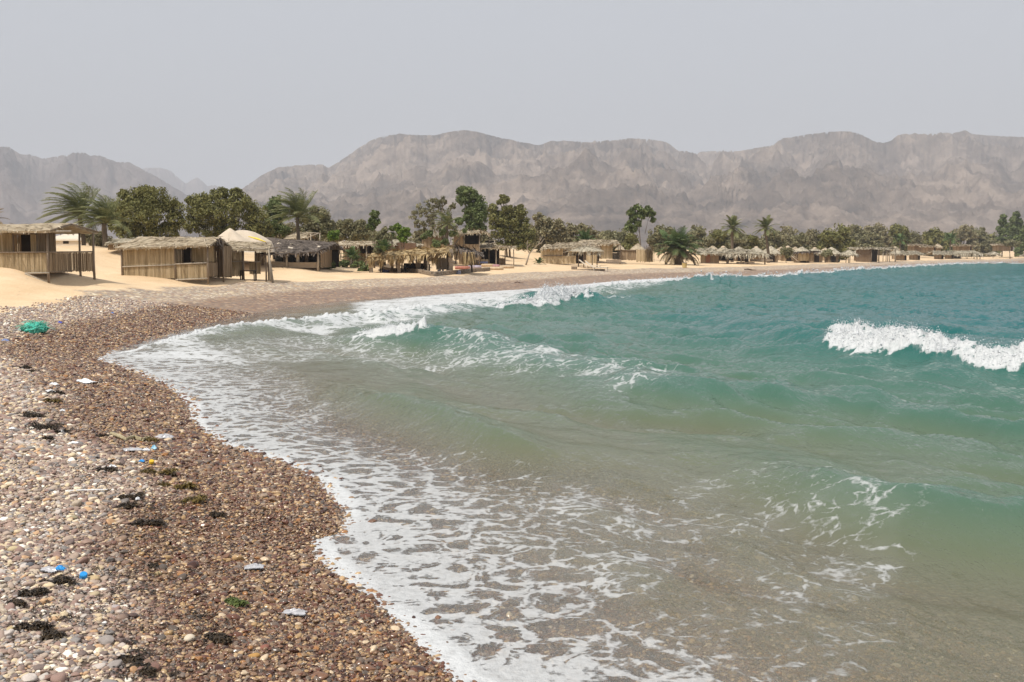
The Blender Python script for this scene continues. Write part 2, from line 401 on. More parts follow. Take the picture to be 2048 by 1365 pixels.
# ------------------------------------------------------------------ haze
def build_haze():
    mb = MB(); mb.box(-8000, 8000, -600, 7900, -9.5, max(o.bound_box[1][2] for o in COL.objects if o.name.startswith('mountain')) + 10)
    m, t, out = newmat('haze'); v = t.nodes.new('ShaderNodeVolumePrincipled')
    v.inputs['Color'].default_value = (0.92, 0.94, 1.0, 1); v.inputs['Density'].default_value = HAZE
    v.inputs['Anisotropy'].default_value = 0.0
    t.links.new(v.outputs[0], out.inputs['Volume']); mb.build('haze', m, kind='stuff')
HAZE = 0.00023
build_haze()
# ------------------------------------------------------------------ the sea: swell crests taken from where they stand in the bay
# each crest: pixel polyline, heights along it, width of front (shoreward) and back slopes
def crest_world(pts):
    out = []
    for (u, v, h, lip) in pts:
        x, y = onplane(u, v, h); out.append((x, y, h, lip))
    W = np.array(out); k = 4; res = []
    for i in range(len(W) - 1):                       # smooth curve through the points
        p0, p1, p2, p3 = W[max(i - 1, 0)], W[i], W[i + 1], W[min(i + 2, len(W) - 1)]
        for j in range(k):
            t = j / k; q = 0.5 * (2 * p1 + (p2 - p0) * t + (2 * p0 - 5 * p1 + 4 * p2 - p3) * t * t + (3 * p1 - p0 - 3 * p2 + p3) * t ** 3)
            q[2:] = p1[2:] + (p2[2:] - p1[2:]) * t; res.append(q)
    res.append(W[-1]); res = np.array(res)
    for _ in range(3): res[1:-1, :2] = (res[:-2, :2] + 2 * res[1:-1, :2] + res[2:, :2]) / 4
    return res
CRESTS = [
    # (points (u, v, height, breaking 0..1), front width, back width)
    (([(1250, 628, .03, 0), (1330, 626, .16, 0), (1420, 627, .32, 0), (1520, 634, .46, 0), (1590, 645, .62, 0), (1635, 655, .64, 0), (1668, 659, .65, .4), (1700, 661, .68, 1.05), (1770, 668, .68, .95), (1850, 680, .64, .8), (1920, 688, .60, .85), (1945, 694, .60, .25), (1975, 700, .58, .9), (2048, 706, .56, .9), (2160, 716, .5, .6), (2350, 730, .3, .1), (2600, 740, .05, 0)]), 3.2, 5.5),
    (([(700, 668, .05, 0), (765, 656, .36, 1.2), (805, 647, .55, 1.3), (835, 645, .60, .8), (860, 648, .60, .05), (885, 650, .56, .12), (930, 657, .52, .30), (975, 668, .48, .10), (1040, 686, .40, .1), (1100, 702, .36, .05), (1180, 720, .36, .05), (1260, 735, .44, .1), (1330, 742, .46, .1), (1400, 750, .46, 0), (1480, 759, .42, 0), (1580, 772, .34, 0), (1720, 789, .22, 0), (1900, 800, .08, 0), (2050, 808, .0, 0)]), 2.0, 3.4),
    (([(560, 762, .0, 0), (640, 770, .12, 0), (720, 780, .28, 0), (800, 794, .34, .0), (870, 810, .37, .05), (940, 835, .37, .1), (1000, 858, .34, .05), (1060, 882, .26, 0), (1110, 905, .14, 0), (1180, 944, .0, 0)]), 1.1, 1.8),
    (([(1150, 930, .0, 0), (1300, 905, .08, 0), (1450, 905, .12, 0), (1560, 928, .22, 0), (1640, 944, .30, 0), (1740, 960, .36, .05), (1850, 978, .40, .1), (1950, 994, .42, .1), (2048, 1002, .42, 0), (2200, 1015, .3, 0), (2500, 1030, .2, 0)]), 1.25, 2.2),
    (([(930, 622, .02, 0), (1010, 610, .20, .5), (1060, 596, .50, 1), (1110, 580, .78, 1), (1150, 577, .80, 1), (1180, 587, .62, .3), (1230, 592, .40, .2), (1300, 590, .22, 0), (1400, 590, .05, 0)]), 3.2, 5.0),
    (([(250, 700, .10, .7), (300, 682, .25, .9), (350, 668, .30, .9), (450, 652, .30, .9), (560, 640, .30, .9), (680, 628, .30, .9), (800, 617, .32, .9), (900, 607, .30, .9), (1000, 598, .25, .8)]), 1.2, 2.4),
    (([(1180, 573, .3, .8), (1260, 565, .35, .8), (1340, 562, .4, .9), (1380, 556, .5, 1), (1410, 551, .8, 1), (1440, 553, .6, .9), (1500, 552, .5, 1), (1560, 552, .55, 1), (1640, 545, .6, 1), (1670, 541, .8, 1), (1720, 540, .7, 1), (1800, 536, .6, 1), (1880, 531, .6, 1), (1960, 527, .5, 1), (2040, 525.5, .5, 1)]), 3.0, 5.0),
    (([(1500, 845, .0, 0), (1620, 835, .06, 0), (1750, 828, .09, 0), (1900, 826, .10, 0), (2048, 830, .08, 0), (2200, 834, .03, 0)]), 1.2, 2.2),
    (([(1300, 870, .0, 0), (1450, 868, .07, 0), (1600, 858, .10, 0), (1800, 862, .12, 0), (2048, 880, .12, 0), (2250, 900, .04, 0)]), 0.9, 1.5),
    (([(1000, 790, .0, 0), (1100, 800, .07, 0), (1250, 815, .10, 0), (1400, 822, .08, 0), (1500, 830, .0, 0)]), 0.9, 1.5),
    (([(1180, 668, .0, 0), (1400, 690, .05, 0), (1600, 735, .10, 0), (1800, 758, .10, 0), (2048, 780, .12, 0), (2300, 800, .05, 0)]), 1.2, 2.6),
]
def wave_field(X_, Y_, s):
    N_ = np.zeros(X_.shape); Z_ = np.zeros(X_.shape); B_ = np.zeros(X_.shape); A_ = np.zeros(X_.shape)
    for pts, wf, wb in CRESTS:
        P = crest_world(pts); mg = max(wf, wb) * 3
        M_ = (X_ > P[:, 0].min() - mg) & (X_ < P[:, 0].max() + mg) & (Y_ > P[:, 1].min() - mg) & (Y_ < P[:, 1].max() + mg)
        if not M_.any(): continue
        x = X_[M_]; y = Y_[M_]; z = Z_[M_]; brk = B_[M_]; face = A_[M_]
        best = np.full(x.shape, 1e18); sd = np.zeros(x.shape); h = np.zeros(x.shape); lip = np.zeros(x.shape); den = np.zeros(x.shape); along = np.zeros(x.shape); acc = 0
        for i in range(len(P) - 1):
            ax, ay, ah, al = P[i]; bx, by, bh, bl = P[i + 1]; dx, dy = bx - ax, by - ay; L2 = dx * dx + dy * dy; Ls = math.sqrt(L2)
            t0 = ((x - ax) * dx + (y - ay) * dy) / L2; t = np.clip(t0, 0, 1)
            d = (x - ax - t * dx) ** 2 + (y - ay - t * dy) ** 2; m = d < best
            cr = dx * (y - ay) - dy * (x - ax)
            best = np.where(m, d, best); sd = np.where(m, np.sign(cr), sd)
            w_ = (d + 0.003 * wf * wf) ** -2.5; den += w_; h += w_ * (ah + (bh - ah) * t); lip += w_ * (al + (bl - al) * t); along = np.where(m, acc + t * Ls, along); acc += Ls
        h /= den; lip /= den
        d = np.sqrt(best)
        # which side is shoreward: the side with larger s; crests run so that s decides
        q = d * sd
        wob = 0.22 * fbm(along / 1.6, d / 3.0, 77, 3) * wf * 0.35
        # shoreward side sign (front)
        front = FRONT[id(pts)] if id(pts) in FRONT else 1.0
        qq = q * front + wob                       # + = in front (shoreward)
        hh = h * (1 + 0.16 * fbm(along / 1.2, along * 0 + 3, 5, 3))
        fr = np.exp(-np.maximum(qq, 0) ** 2 / (2 * (wf * 0.38) ** 2)); fr2 = np.clip(1 - np.maximum(qq, 0) / (wf * .8), 0, 1) ** 1.9
        ba = np.exp(1 - np.sqrt(1 + (np.minimum(qq, 0) / (wb * 0.32)) ** 2))
        prof = np.where(qq > 0, 0.25 * fr + 0.75 * fr2, ba)
        trough = -0.26 * np.exp(-((qq - wf * 1.15) / (wf * 0.5)) ** 2)
        zz = hh * prof; z = np.maximum(zz, z) * 0.85 + 0.15 * (z + zz); zn = np.minimum(N_[M_], hh * trough * (1 - prof)); N_[M_] = zn
        drip = 0.27 * (0.12 + lip ** 3) * wf * np.clip(1 + 1.1 * fbm(along / 0.55, along * 0 + 9, 15, 4) + 0.9 * fbm(along / 2.2, along * 0 + 2, 16, 2), .15, 3)
        bk = np.clip(lip * 1.6, 0, 1) * (1 - sstep(0.75, 1.25, np.where(qq > 0.02 * wf, (qq - 0.02 * wf) / np.maximum(drip, .02), (0.02 * wf - qq) / (0.10 * wf))))
        brk = np.maximum(brk, bk)
        face = np.maximum(face, np.where(qq > 0, prof, ba * np.exp(qq / (wb * .25)))* np.clip(h / .3, 0, 1))
        Z_[M_] = z; B_[M_] = brk; A_[M_] = face
    return Z_ + N_ * (1 - np.clip(Z_ / .15, 0, 1)), B_, A_
FRONT = {}
for pts, wf, wb in CRESTS:
    P = crest_world(pts); k = len(P) // 2; dx, dy = P[k + 1][:2] - P[k][:2]; n = np.array([-dy, dx]); n /= np.hypot(*n)
    a = shore_s(np.array([P[k][0] + n[0]]), np.array([P[k][1] + n[1]]))[0]; b = shore_s(np.array([P[k][0] - n[0]]), np.array([P[k][1] - n[1]]))[0]
    FRONT[id(pts)] = 1.0 if a > b else -1.0
def foam_zone(x, y, pts, w):
    P = np.array([onplane(u, v) for u, v in pts]); return np.exp(-(seg_dist(x, y, P) / w) ** 2)
def poly_px(x, y, pts, soft=1.0):
    P = [onplane(u, v) for u, v in pts]; c = np.zeros(x.shape, bool); j = len(P) - 1
    for i in range(len(P)):
        xi, yi = P[i]; xj, yj = P[j]
        if yi != yj: c ^= ((yi > y) != (yj > y)) & (x < (xj - xi) * (y - yi) / (yj - yi) + xi)
        j = i
    d = seg_dist(x, y, np.array(P + [P[0]])); return sstep(-soft, soft, np.where(c, d, -d))
def foam_field(x, y, s, brk):
    e = -s; n = fbm(x / 1.5, y / 1.5, 61, 3)
    f = np.zeros(x.shape)
    nearw = 1 - sstep(26, 31, y)
    # swash apron along the near waterline
    w = np.interp(y, [3, 7, 9, 11, 13, 17, 22, 30], [1.6, 2.2, 3.0, 2.6, 2.3, 2.6, 3.4, 5.0])
    sw = (0.56 - 0.22 * sstep(0, 1, e / w)) * (1 - sstep(0.72, 1.15, e / w + 0.25 * n))
    sw = np.maximum(sw, 1.0 * np.exp(-(np.maximum(e, 0) / 0.30) ** 2) * (0.85 + 0.5 * n)); sw = np.where(e < -0.05, 0.0, sw)
    f = np.maximum(f, sw * nearw)
    # foam apron in the inner corner of the bay
    A = poly_px(x, y, [(200, 722), (290, 680), (400, 655), (640, 632), (900, 606), (1065, 596), (1065, 612), (960, 622), (800, 648), (650, 668), (520, 668), (420, 690), (480, 705), (560, 735), (330, 740)], 1.2)
    f = np.maximum(f, A * (0.62 + 0.42 * fbm(x / 3.5 + y / 9, y / 1.6, 64, 3) + 0.25 * n))
    f = np.maximum(f, poly_px(x, y, [(360, 700), (520, 672), (720, 672), (860, 700), (1000, 700), (1080, 725), (960, 735), (700, 725), (480, 730)], 1.0) * (0.42 + .14 * n))
    f = np.maximum(f, poly_px(x, y, [(700, 605), (1100, 570), (1200, 566), (1180, 600), (1000, 612), (800, 625), (700, 625)], 1.2) * (0.72 + .3 * n))
    # lace streaming off the second crest
    f = np.maximum(f, poly_px(x, y, [(880, 672), (1060, 700), (1200, 728), (1330, 748), (1480, 765), (1420, 790), (1240, 800), (1100, 775), (960, 740), (850, 700)], 0.9) * (0.40 + .24 * n))
    f = np.maximum(f, poly_px(x, y, [(700, 790), (860, 815), (1000, 860), (1060, 900), (960, 890), (820, 850), (700, 820)], 0.4) * (0.30 + .12 * n))
    f = np.maximum(f, poly_px(x, y, [(1040, 930), (1250, 970), (1420, 1010), (1480, 1100), (1380, 1180), (1280, 1365), (900, 1450), (760, 1200), (700, 1000)], 0.6) * (0.38 + .14 * n))
    # lace over the near right wave
    f = np.maximum(f, poly_px(x, y, [(1330, 960), (1560, 945), (1760, 968), (1980, 1000), (2010, 1060), (1850, 1080), (1830, 1190), (1600, 1230), (1400, 1150), (1250, 1060)], 0.35) * (0.34 + .16 * n))
    f = np.maximum(f, poly_px(x, y, [(1300, 1200), (1500, 1180), (1900, 1230), (1750, 1420), (1250, 1420)], 0.35) * (0.31 + .12 * n))
    # far shore break
    far = sstep(70, 82, y) * np.exp(-(np.maximum(e - 1.0, 0) / (2.3 + 0.012 * y)) ** 2) * (0.9 + .3 * n)
    f = np.maximum(f, np.where(e > -0.6, far, 0))
    f = np.maximum(f, poly_px(x, y, [(900, 605), (1200, 568), (1330, 560), (1420, 556), (1330, 575), (1190, 592), (1000, 618)], 1.2) * (0.52 + .25 * n))
    # scattered whitecaps offshore
    wc = sstep(0.62, 0.80, fbm(x / 3.2, y / 1.7, 301, 3)) * sstep(35, 50, y) * sstep(8, 20, e)
    f = np.maximum(f, wc * 0.7)
    f = np.maximum(f, sstep(0.2, 0.7, brk) * (0.86 + 0.35 * fbm(x / .4, y / .4, 63, 3) + .15 * n))
    f = np.maximum(f, sstep(0.02, 0.25, brk) * 0.46)
    return f
_cd = RS.uniform(0, 1, (60, 3))
def chop(x, y, s):
    r = np.hypot(x, y); dep = sstep(0, 12, -s); z = np.zeros(x.shape)
    wd = math.radians(205)     # wind and swell travel towards lower left
    ux = x + 0.8 * fbm(x / 5, y / 5, 501, 2); uy = y + 0.8 * fbm(x / 5, y / 5, 601, 2)
    for i in range(34):
        lam = 0.35 * (1.16 ** i) if i < 20 else 0.5 * (1.14 ** (i - 14))
        a = wd + (_cd[i, 0] - 0.5) * (1.0 if lam > 1.2 else 2.0); k = 2 * np.pi / lam; ph = _cd[i, 1] * 6.28
        amp = 0.0085 * lam ** 1.05
        if lam > 4: amp *= 0.6
        fade = 1 - sstep(lam * 22, lam * 60, r)
        q = np.sin(k * (ux * math.cos(a) + uy * math.sin(a)) + ph)
        z = z + amp * fade * (1 - 2 * np.abs(q) ** 1.4) * (0.15 + 0.85 * dep)
    return z * (0.55 + 0.9 * sstep(-.4, .5, fbm(x / 6, y / 6, 701, 2)))
def sea_height(x, y):
    s = shore_s(x, y); zw, brk, face = wave_field(x, y, s); e = -s
    att = sstep(-0.2, 2.6, e) if False else np.clip(e / 2.2, 0, 1)
    z = zw * att + chop(x, y, s) * sstep(0.2, 3.0, e)
    fm = foam_field(x, y, s, brk)
    # streaks drawn up the wave faces
    heavy = sstep(0.45, 0.95, fm)
    lump = (0.5 + fbm(x / 0.22, y / 0.22, 811, 4, .6)) * 0.09 + fbm(x / 0.8, y / 0.8, 821, 2) * 0.09
    z = z + sstep(0.3, 0.8, brk) * lump * (1.5 + 0.02 * np.clip(y, 0, 120)) * np.clip((zw - 0.12) / .4, 0.08, 1) + heavy * 0.012 * (1 + fbm(x / 0.15, y / 0.15, 831, 2)) * np.clip(e, 0, 1)
    z = z + 0.012 * np.clip(1 + e / 0.3, 0, 1)
    return s, z, fm, brk, face
def water_material():
    m, t, out = newmat('sea_water'); L = t.links.new
    tc = t.nodes.new('ShaderNodeTexCoord'); P = tc.outputs['Object']
    dep = attr(t, 'depth'); fm = attr(t, 'foam'); far = attr(t, 'far')
    # ripples
    mp = t.nodes.new('ShaderNodeMapping'); mp.inputs['Rotation'].default_value = (0, 0, math.radians(-22)); mp.inputs['Scale'].default_value = (1.0, 0.38, 1); L(P, mp.inputs['Vector'])
    n1 = math_(t, 'ADD', noise(t, mp.outputs[0], 2.6, 6, 0.62), math_(t, 'MULTIPLY', noise(t, mp.outputs[0], 11.0, 4, 0.6), 0.22)); n2 = noise(t, mp.outputs[0], 0.9, 5, 0.6)
    hgt = mixv(t, far, n1, math_(t, 'MULTIPLY', n2, 4.2))
    b = t.nodes.new('ShaderNodeBump'); b.inputs['Distance'].default_value = 0.14; b.inputs['Strength'].default_value = 0.9; L(hgt, b.inputs['Height'])
    body = ramp(t, [(0.0, (0.34, 0.29, 0.21)), (0.07, (0.235, 0.22, 0.15)), (0.14, (0.155, 0.18, 0.11)), (0.28, (0.070, 0.150, 0.105)), (0.55, (0.020, 0.125, 0.108)), (1.0, (0.008, 0.118, 0.122))])
    L(math_(t, 'MULTIPLY', dep, mixv(t, far, 0.30, 0.34)), body.inputs[0])
    patch = noise(t, P, 0.08, 4)
    bodyc = mixc(t, math_(t, 'MULTIPLY_ADD', patch, 1.2, -0.35, True), body.outputs[0], mixc(t, 1.0, body.outputs[0], (0.75, 0.88, 0.92), 'MULTIPLY'))
    dif = t.nodes.new('ShaderNodeBsdfDiffuse'); L(bodyc, dif.inputs['Color']); upn = t.nodes.new('ShaderNodeCombineXYZ'); upn.inputs[2].default_value = 1.0; L(upn.outputs[0], dif.inputs['Normal'])   # light enters the water body from above whatever the slope of the surface
    tr = t.nodes.new('ShaderNodeBsdfTransparent'); tr.inputs['Color'].default_value = (0.97, 0.975, 0.95, 1)
    op = math_(t, 'SUBTRACT', 1.0, math_(t, 'POWER', 2.718, math_(t, 'MULTIPLY', dep, -3.6)), None, True)
    mx = t.nodes.new('ShaderNodeMixShader'); L(op, mx.inputs[0]); L(tr.outputs[0], mx.inputs[1]); L(dif.outputs[0], mx.inputs[2])
    gl = t.nodes.new('ShaderNodeBsdfGlossy'); gl.inputs['Roughness'].default_value = 0.07; L(b.outputs[0], gl.inputs['Normal'])
    fr = t.nodes.new('ShaderNodeFresnel'); fr.inputs['IOR'].default_value = 1.333; L(b.outputs[0], fr.inputs['Normal'])
    ws = t.nodes.new('ShaderNodeMixShader'); L(math_(t, 'MINIMUM', fr.outputs[0], mixv(t, far, 0.62, 0.42)), ws.inputs[0]); L(mx.outputs[0], ws.inputs[1]); L(gl.outputs[0], ws.inputs[2])
    # foam lace
    wn = t.nodes.new('ShaderNodeTexNoise'); wn.inputs['Scale'].default_value = 1.3; wn.inputs['Detail'].default_value = 4; L(P, wn.inputs['Vector'])
    wv = t.nodes.new('ShaderNodeVectorMath'); wv.operation = 'MULTIPLY_ADD'; L(wn.outputs['Color'], wv.inputs[0]); wv.inputs[1].default_value = (0.9, 0.9, 0); L(P, wv.inputs[2])
    def lace(sc):
        v = t.nodes.new('ShaderNodeTexVoronoi'); v.feature = 'DISTANCE_TO_EDGE'; v.inputs['Scale'].default_value = sc; L(wv.outputs[0], v.inputs['Vector']); return v.outputs['Distance']
    l1 = math_(t, 'MULTIPLY', lace(2.6), 2.4, None, True); l2 = math_(t, 'MULTIPLY', lace(9.0), 2.2, None, True)
    bn = noise(t, P, 8.0, 8, 0.72)
    pat = math_(t, 'ADD', math_(t, 'MULTIPLY', l1, 0.46), math_(t, 'ADD', math_(t, 'MULTIPLY', l2, 0.26), math_(t, 'MULTIPLY_ADD', bn, 0.8, -0.13)))
    mask = math_(t, 'MULTIPLY_ADD', math_(t, 'SUBTRACT', fm, pat), 8.0, 0.5, True)
    fn = mixv(t, far, noise(t, P, 26.0, 4, 0.7), noise(t, P, 7.0, 6, 0.75)); fb = t.nodes.new('ShaderNodeBump'); L(mixv(t, far, 0.03, 0.10), fb.inputs['Distance']); fb.inputs['Strength'].default_value = 0.8
    L(math_(t, 'ADD', fn, mask), fb.inputs['Height'])
    fd = t.nodes.new('ShaderNodeBsdfDiffuse'); fd.inputs['Color'].default_value = (0.60, 0.615, 0.62, 1); L(fb.outputs[0], fd.inputs['Normal'])
    # thin foam is translucent: coverage follows the mask
    fo = t.nodes.new('ShaderNodeMixShader'); cov = math_(t, 'MULTIPLY', mask, math_(t, 'MULTIPLY', math_(t, 'MULTIPLY_ADD', fm, 1.0, 0.24, True), math_(t, 'MULTIPLY_ADD', noise(t, P, 14.0, 5, .6), 0.9, 0.5, True))); veil = math_(t, 'MULTIPLY', math_(t, 'MULTIPLY_ADD', fm, 2.6, -0.75, True), math_(t, 'MULTIPLY', bn, 0.36)); L(math_(t, 'MAXIMUM', cov, veil), fo.inputs[0]); L(ws.outputs[0], fo.inputs[1]); L(fd.outputs[0], fo.inputs[2])
    L(fo.outputs[0], out.inputs[0]); return m
def build_sea():
    v = [506.3]; 
    while v[-1] < 2100: v.append(v[-1] + (0.85 if v[-1] < 620 else (1.5 if v[-1] < 780 else 2.4)))
    v = np.array(v[::-1]); rr = CAMZ * F / (v - 505.0); rr = rr * 1.0
    rr = rr[rr > 2.2]; rr = np.append(rr, [6500, 9000, 14000])
    t = np.concatenate([np.linspace(-0.75, -0.50, 20, endpoint=False), np.linspace(-0.50, 0.51, 960, endpoint=False), np.linspace(0.51, 1.6, 90, endpoint=False), np.linspace(1.6, 4, 20)])
    Yg, Tg = np.meshgrid(rr, t, indexing='ij'); X = Yg * Tg; Y = Yg
    S, Z, FM, BR, FA = sea_height(X, Y)
    keepv = S < 0.25
    k = keepv[:-1, :-1] & keepv[1:, :-1] & keepv[:-1, 1:] & keepv[1:, 1:]
    F_ = grid_faces(len(rr), len(t), k)
    used = np.zeros(X.size, bool); used[F_.ravel()] = True; idx = np.cumsum(used) - 1
    V = np.stack([X, Y, Z], -1).reshape(-1, 3)[used]; F2 = idx[F_]
    me = np_mesh('sea', V, F2, True)
    s = S.ravel()[used]; bed = ground_s(V[:, 0], V[:, 1], s)
    fattr(me, 'depth', np.clip((V[:, 2] - bed), 0, 20) * (0.5 + 0.5 * sstep(0, .25, V[:, 2] - bed))); fattr(me, 'foam', FM.ravel()[used]); fattr(me, 'far', sstep(16, 60, V[:, 1]))
    mobj('sea', me, water_material(), kind='structure')
    print('sea faces', len(F2))
build_sea()
# ------------------------------------------------------------------ pebbles : tens of thousands, instanced on points (gravel)
def pebbles():
    pts = []; 
    def ring(r0, r1, n, b0, b1, dens_scale):
        b = np.radians(RS.uniform(b0, b1, n)); r = np.sqrt(RS.uniform(r0 * r0, r1 * r1, n)); x = r * np.sin(b); y = r * np.cos(b)
        return x, y
    X, Y, SC = [], [], []
    for r0, r1, dens, size in ((3.0, 7.5, 3300, 0.0105), (7.5, 12, 2200, 0.0120), (12, 19, 1000, 0.018), (19, 30, 480, 0.025), (30, 46, 190, 0.036)):
        area = math.radians(62) * (r1 * r1 - r0 * r0) / 2
        x, y = ring(r0, r1, int(area * dens), -31, 31, 1); X.append(x); Y.append(y); SC.append(np.full(len(x), size))
    x = np.concatenate(X); y = np.concatenate(Y); sc = np.concatenate(SC); s = shore_s(x, y)
    k = (s > -4.2) & ((s > -0.9) | (RS.rand(len(s)) < 0.75)) & (s < 9.5); k &= (sand_amount(x, y, s) < 0.75 * RS.rand(len(s)) + .05) | (s < 0); x, y, sc, s = x[k], y[k], sc[k], s[k]
    z = ground_s(x, y, s); n = len(x)
    wet = wetness(x, y, s); cl = fbm(x / 0.45, y / 0.45, 909, 3)
    sc = sc * np.exp(RS.normal(0, 0.42, n)) * (1 + 0.35 * cl) * np.where(wet > .5, 0.86, 1.0)
    big = RS.rand(n) < 0.012; sc = np.where(big, sc * 2.0, sc); sc = np.minimum(sc, 0.045)
    scl = np.stack([sc * RS.uniform(0.95, 1.35, n), sc * RS.uniform(0.75, 1.0, n), sc * RS.uniform(0.45, 0.72, n)], -1)
    rot = np.stack([RS.normal(0, 0.28, n), RS.normal(0, 0.28, n), RS.uniform(0, 6.28, n)], -1)
    lift = scl[:, 2] * RS.uniform(0.0, 0.75, n)
    me = bpy.data.meshes.new('pebbles'); me.vertices.add(n)
    me.vertices.foreach_set('co', np.stack([x, y, z + lift], -1).astype(np.float32).ravel())
    fattr(me, 'wet', wet); fattr(me, 'tone', RS.rand(n))
    for nm, v in (('rot', rot), ('scl', scl)):
        a = me.attributes.new(nm, 'FLOAT_VECTOR', 'POINT'); a.data.foreach_set('vector', v.astype(np.float32).ravel())
    o = mobj('pebbles', me, MP, kind='stuff')
    ng = bpy.data.node_groups.new('pebble_scatter', 'GeometryNodeTree')
    ng.interface.new_socket('Geometry', in_out='INPUT', socket_type='NodeSocketGeometry'); ng.interface.new_socket('Geometry', in_out='OUTPUT', socket_type='NodeSocketGeometry')
    N = ng.nodes.new; L = ng.links.new; gi = N('NodeGroupInput'); go = N('NodeGroupOutput')
    join = N('GeometryNodeJoinGeometry')
    for q in range(6):
        ico = N('GeometryNodeMeshIcoSphere'); ico.inputs['Subdivisions'].default_value = 2 if q < 4 else 3
        pos = N('GeometryNodeInputPosition'); nz = N('ShaderNodeTexNoise'); nz.noise_dimensions = '4D'; nz.inputs['W'].default_value = q * 3.7; nz.inputs['Scale'].default_value = 0.85; nz.inputs['Detail'].default_value = 1.5
        sub = N('ShaderNodeVectorMath'); sub.operation = 'SUBTRACT'; sub.inputs[1].default_value = (.5, .5, .5)
        mul = N('ShaderNodeVectorMath'); mul.operation = 'SCALE'; mul.inputs['Scale'].default_value = 1.5
        L(nz.outputs['Color'], sub.inputs[0]); L(sub.outputs[0], mul.inputs[0])
        sp = N('GeometryNodeSetPosition'); L(ico.outputs[0], sp.inputs[0]); L(mul.outputs[0], sp.inputs['Offset'])
        ss = N('GeometryNodeSetShadeSmooth'); L(sp.outputs[0], ss.inputs[0])
        sm = N('GeometryNodeSetMaterial'); sm.inputs['Material'].default_value = MP; L(ss.outputs[0], sm.inputs[0])
        g = N('GeometryNodeGeometryToInstance'); L(sm.outputs[0], g.inputs[0]); L(g.outputs[0], join.inputs[0])
    m2p = N('GeometryNodeMeshToPoints'); L(gi.outputs[0], m2p.inputs[0])
    iop = N('GeometryNodeInstanceOnPoints'); L(m2p.outputs[0], iop.inputs['Points']); L(join.outputs[0], iop.inputs['Instance']); iop.inputs['Pick Instance'].default_value = True
    def na(nm):
        a = N('GeometryNodeInputNamedAttribute'); a.data_type = 'FLOAT_VECTOR'; a.inputs['Name'].default_value = nm; return a.outputs[0]
    e2r = N('FunctionNodeEulerToRotation'); L(na('rot'), e2r.inputs[0]); L(e2r.outputs[0], iop.inputs['Rotation']); L(na('scl'), iop.inputs['Scale'])
    L(iop.outputs[0], go.inputs[0])
    md = o.modifiers.new('scatter', 'NODES'); md.node_group = ng
    print('pebbles', n)
pebbles()

# ------------------------------------------------------------------ spray and broken water thrown up along the breaking crests
def spray():
    V0 = np.array([(0, 0, 1), (1, 0, 0), (0, 1, 0), (-1, 0, 0), (0, -1, 0), (0, 0, -1)])
    F0 = np.array([(0, 1, 2), (0, 2, 3), (0, 3, 4), (0, 4, 1), (5, 2, 1), (5, 3, 2), (5, 4, 3), (5, 1, 4)])
    P = []
    spec = {0: (14000, 0.0085, 0.24), 1: (6000, 0.007, 0.20), 4: (6000, 0.018, 0.34), 5: (1500, 0.009, 0.05), 6: (7000, 0.035, 0.28)}
    for ci, (n, r, up) in spec.items():
        pts, wf, wb = CRESTS[ci]; W = crest_world(pts); fr = FRONT[id(pts)]
        L_ = np.hypot(*np.diff(W[:, :2], axis=0).T); c = np.concatenate([[0], np.cumsum(L_)])
        t = RS.uniform(0, c[-1], n * 3); lip = np.interp(t, c, W[:, 3]); keep = RS.rand(n * 3) < lip; t = t[keep][:n]
        i = np.clip(np.searchsorted(c, t) - 1, 0, len(L_) - 1); f = (t - c[i]) / L_[i]
        p = W[i, :2] + (W[i + 1, :2] - W[i, :2]) * f[:, None]; d = W[i + 1, :2] - W[i, :2]; d /= np.hypot(d[:, 0], d[:, 1])[:, None]
        nrm = np.stack([-d[:, 1], d[:, 0]], -1) * fr
        off = np.clip(RS.normal(0.08, 0.13, len(t)), -0.2, 0.5) * wf; p = p + nrm * off[:, None]
        s, z, fm, bk, fa = sea_height(p[:, 0], p[:, 1])
        hh = np.abs(RS.normal(0, 1, len(t))) ** 1.5 * up * 0.32 * (0.5 + fbm(t / 0.9, t * 0, 31, 2) + .5)
        ok = (s < -0.3) & (fm > 0.55); rad = r * np.exp(RS.normal(0, .45, len(t))) * np.exp(-hh / up)
        P.append(np.stack([p[:, 0], p[:, 1], z + hh, rad], -1)[ok])
    P = np.concatenate(P); n = len(P)
    sc = RS.uniform(.7, 1.4, (n, 1, 3)) * P[:, None, 3:4]
    V = V0[None] * sc + P[:, None, :3]; Fc = F0[None] + (np.arange(n) * 6)[:, None, None]
    me = np_mesh('spray', V.reshape(-1, 3), Fc.reshape(-1, 3), True)
    m, t, out = newmat('sea_foam'); d = t.nodes.new('ShaderNodeBsdfPrincipled'); d.inputs['Base Color'].default_value = (.60, .62, .64, 1); d.inputs['Roughness'].default_value = .8
    t.links.new(d.outputs[0], out.inputs[0]); mobj('spray', me, m, kind='stuff'); print('spray', n)
spray()
